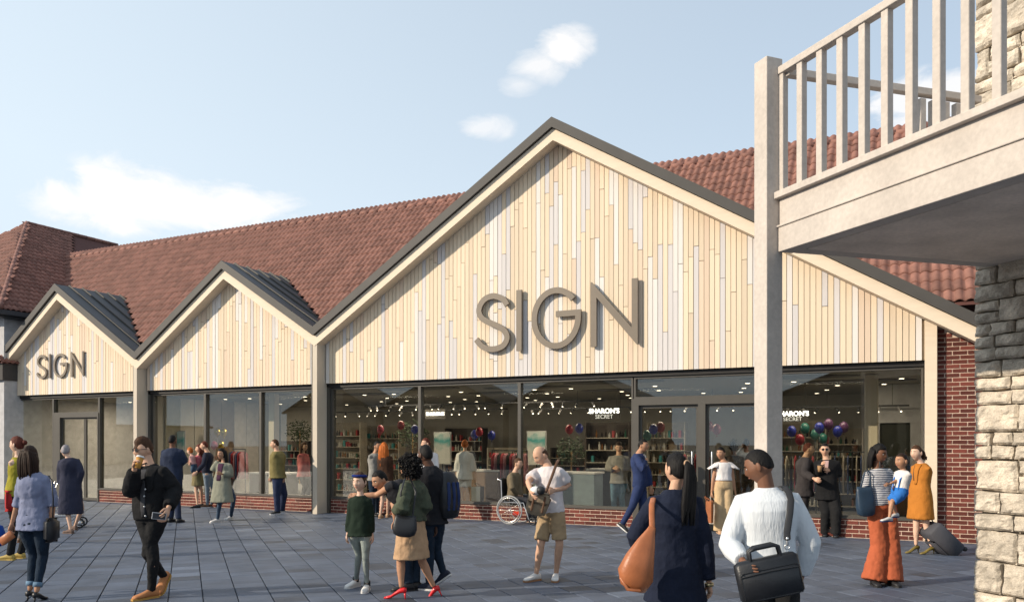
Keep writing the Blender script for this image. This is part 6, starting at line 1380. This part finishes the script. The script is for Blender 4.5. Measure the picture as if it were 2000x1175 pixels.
P27 = person('woman in navy striped top and wide rust trousers on the phone, carrying a baby', 9.85, 1.70, 10, (1716, 886), (1713, 913), (1722, 990), {'R': [(1693, 962, 0), (1711, 920, -1)], 'L': [(1752, 950, 0), (1752, 972, -1)], 'curlR': .8},
    {'R': [(1712, 1065), (1707, 1130), {'fyaw': -8}], 'L': [(1736, 1065), (1740, 1130), {'fyaw': 5}]}, top=dict(m=stripe, hem=984, off=.018, sleeve=.5, sloose=.012, disp=.014), bot=dict(k='wide', m=rust, n='trousers', disp=.02, flare=1.04), shoe=dict(m=M['black']), hair=('long', 'black', .17), skin='brown', fem=True, hyaw=35, tilt=8)
e, c, T_ = strap_bag(P27, 'shoulder_bag', 'dark teal leather tote at the side of the woman in the striped top', 'bag', (1690, 978), 9.75, (.22, .12, .34), navyl, None, tilt=-4)
strap(e, c, [at(1681, 952, 9.75), at(1688, 925, 9.74), at(1693, 913, 9.85), at(1699, 925, 9.74), at(1701, 952, 9.75)], .011, navyl, .4)
P28 = person('baby in white T-shirt and blue dungarees held by the woman in the striped top', 9.55, .82, -70, (1761, 900), (1765, 917), (1757, 962), {'L': [(1752, 938, 0), (1738, 944, -1)], 'R': [(1764, 940, 0), (1752, 948, 0)]},
    {'L': [(1737, 978), (1737, 1012), {'dz': -.10, 'kd': 0, 'fyaw': -75}], 'R': [(1745, 980), (1750, 1004), {'dz': .12, 'kd': 0, 'fyaw': -60}]}, top=dict(m=white, hem=955, off=.016, sleeve=.5, disp=.004), bot=dict(k='shorts', m=cloth('bright_blue', (.03, .16, .50)), n='dungarees', len=.9, disp=.006, off=.02), shoe=dict(m=shoe_w, sole=cloth('sole_blue', (.02, .05, .15)), size=1.25), hair=('crew', 'darkbrown'), skin='tan', headk=.80, build=1.25)
b = MB(); i_ = P28
for sg in (-1, 1): b.tube([i_['spt'](.15) + i_['fw'] * .07 + i_['lf'] * sg * .04, i_['spt'](.55) + i_['fw'] * .078 + i_['lf'] * sg * .045, i_['spt'](.93) + i_['fw'] * .03 + i_['lf'] * sg * .06, i_['spt'](.6) - i_['fw'] * .075 + i_['lf'] * sg * .04, i_['spt'](.15) - i_['fw'] * .07 + i_['lf'] * sg * .03], .011, 8, flat=.5)
b.build('dungaree_straps', MATS['cloth_bright_blue'], i_['root'], True)
# camel coat woman with suitcase
P29 = person('woman with brown ponytail in camel coat walking left, pulling a suitcase', 12.5, 1.68, -75, (1790, 884), (1799, 904), (1798, 972), {'L': [(1810, 942, 0), (1805, 978, -1)], 'R': [(1790, 940, 0), (1788, 975, 0)], 'curlL': .9},
    {'L': [(1806, 1026), (1819, 1064), {'heel': .06, 'fyaw': -80}], 'R': [(1792, 1026), (1789, 1062), {'heel': .06, 'fyaw': -75}]}, top=dict(m=cloth('camel', (.42, .155, .025), .06), hem=1013, off=.03, flare=.185, n='coat', collar=.018, patch=[('lapel', cloth('camel', (.42, .155, .025), .06), .4, .96, .02, .05, .042, .04), ('scarf', M['black'], .5, .95, .01, .02, .038, 0)]), shoe=dict(m=mat('olive_patent', (.16, .12, .03, 1), .3)), hair=('pony', 'brown', .15), skin='fair', fem=True, hyaw=-62)
sc_ = empty('suitcase', at(1867, 1080, 12.4), 0, 'dark grey wheeled suitcase tilted behind the woman in the camel coat', 'suitcase'); T_ = Matrix.Rotation(R(-46), 4, 'Y'); b = MB(); b.bbox(-.13, .13, -.19, .19, .03, .58, .035, mtx=T_)
b.build('case', mat('grey_nylon', (.055, .055, .065, 1), .7, bump=.3), sc_, True); b = MB(); b.bbox(-.17, -.12, -.15, .15, .10, .42, .02, mtx=T_); b.build('front_pocket', MATS['grey_nylon'], sc_, True)
hh = P29['base'] + P29['J']['L'][2] + Vector((-.01, 0, -.07)) - sc_.location; b = MB(); top_ = T_ @ Vector((.1, 0, .57)); b.tube([top_, top_.lerp(hh, .5), hh], .009, 6); b.tube([hh + Vector((0, -.06, 0)), hh + Vector((0, .06, 0))], .012, 8); b.build('pull_handle', M['black'], sc_, True)
for y in (-.14, .14): b = MB(); q = T_ @ Vector((.10, y, .02)); b.tube([q + Vector((0, -.015, 0)), q + Vector((0, .015, 0))], .035, 12, roundcap=False); b.build('wheel', M['black'], sc_, True)
b = MB(); b.tube([P27['base'] + P27['J']['R'][2] + Vector((.02, -.04, .02)), P27['base'] + P27['J']['R'][2] + Vector((.03, -.03, .13))], .02, 8, flat=.3); o_ = b.build('phone', M['black'], None, True); tag(o_, 'black phone at the ear of the woman in the striped top', 'phone')
b = MB(); b.tube([P7['base'] + P7['J']['R'][2] + Vector((.01, -.03, .02)), P7['base'] + P7['J']['R'][2] + Vector((.02, -.02, .12))], .02, 8, flat=.3); o_ = b.build('phone', M['black'], None, True); tag(o_, 'black phone at the ear of the woman in the long cardigan', 'phone')
b = MB(); b.tube([P20['base'] + P20['J']['R'][2] + Vector((.0, -.03, .02)), P20['base'] + P20['J']['R'][2] + Vector((-.02, -.03, .12))], .02, 8, flat=.3); o_ = b.build('phone', M['black'], None, True); tag(o_, 'black phone at the ear of the man in the blue suit', 'phone')
b = MB(); q = P19['base'] + P19['J']['R'][2]; b.bbox(q.x - .0, q.x + .07, q.y - .09, q.y - .03, q.z + .01, q.z + .02, .003); o_ = b.build('phone', M['black'], None); tag(o_, 'black phone held by the man in the grey sweater', 'phone')
bpy.data.scenes.remove(tmp)
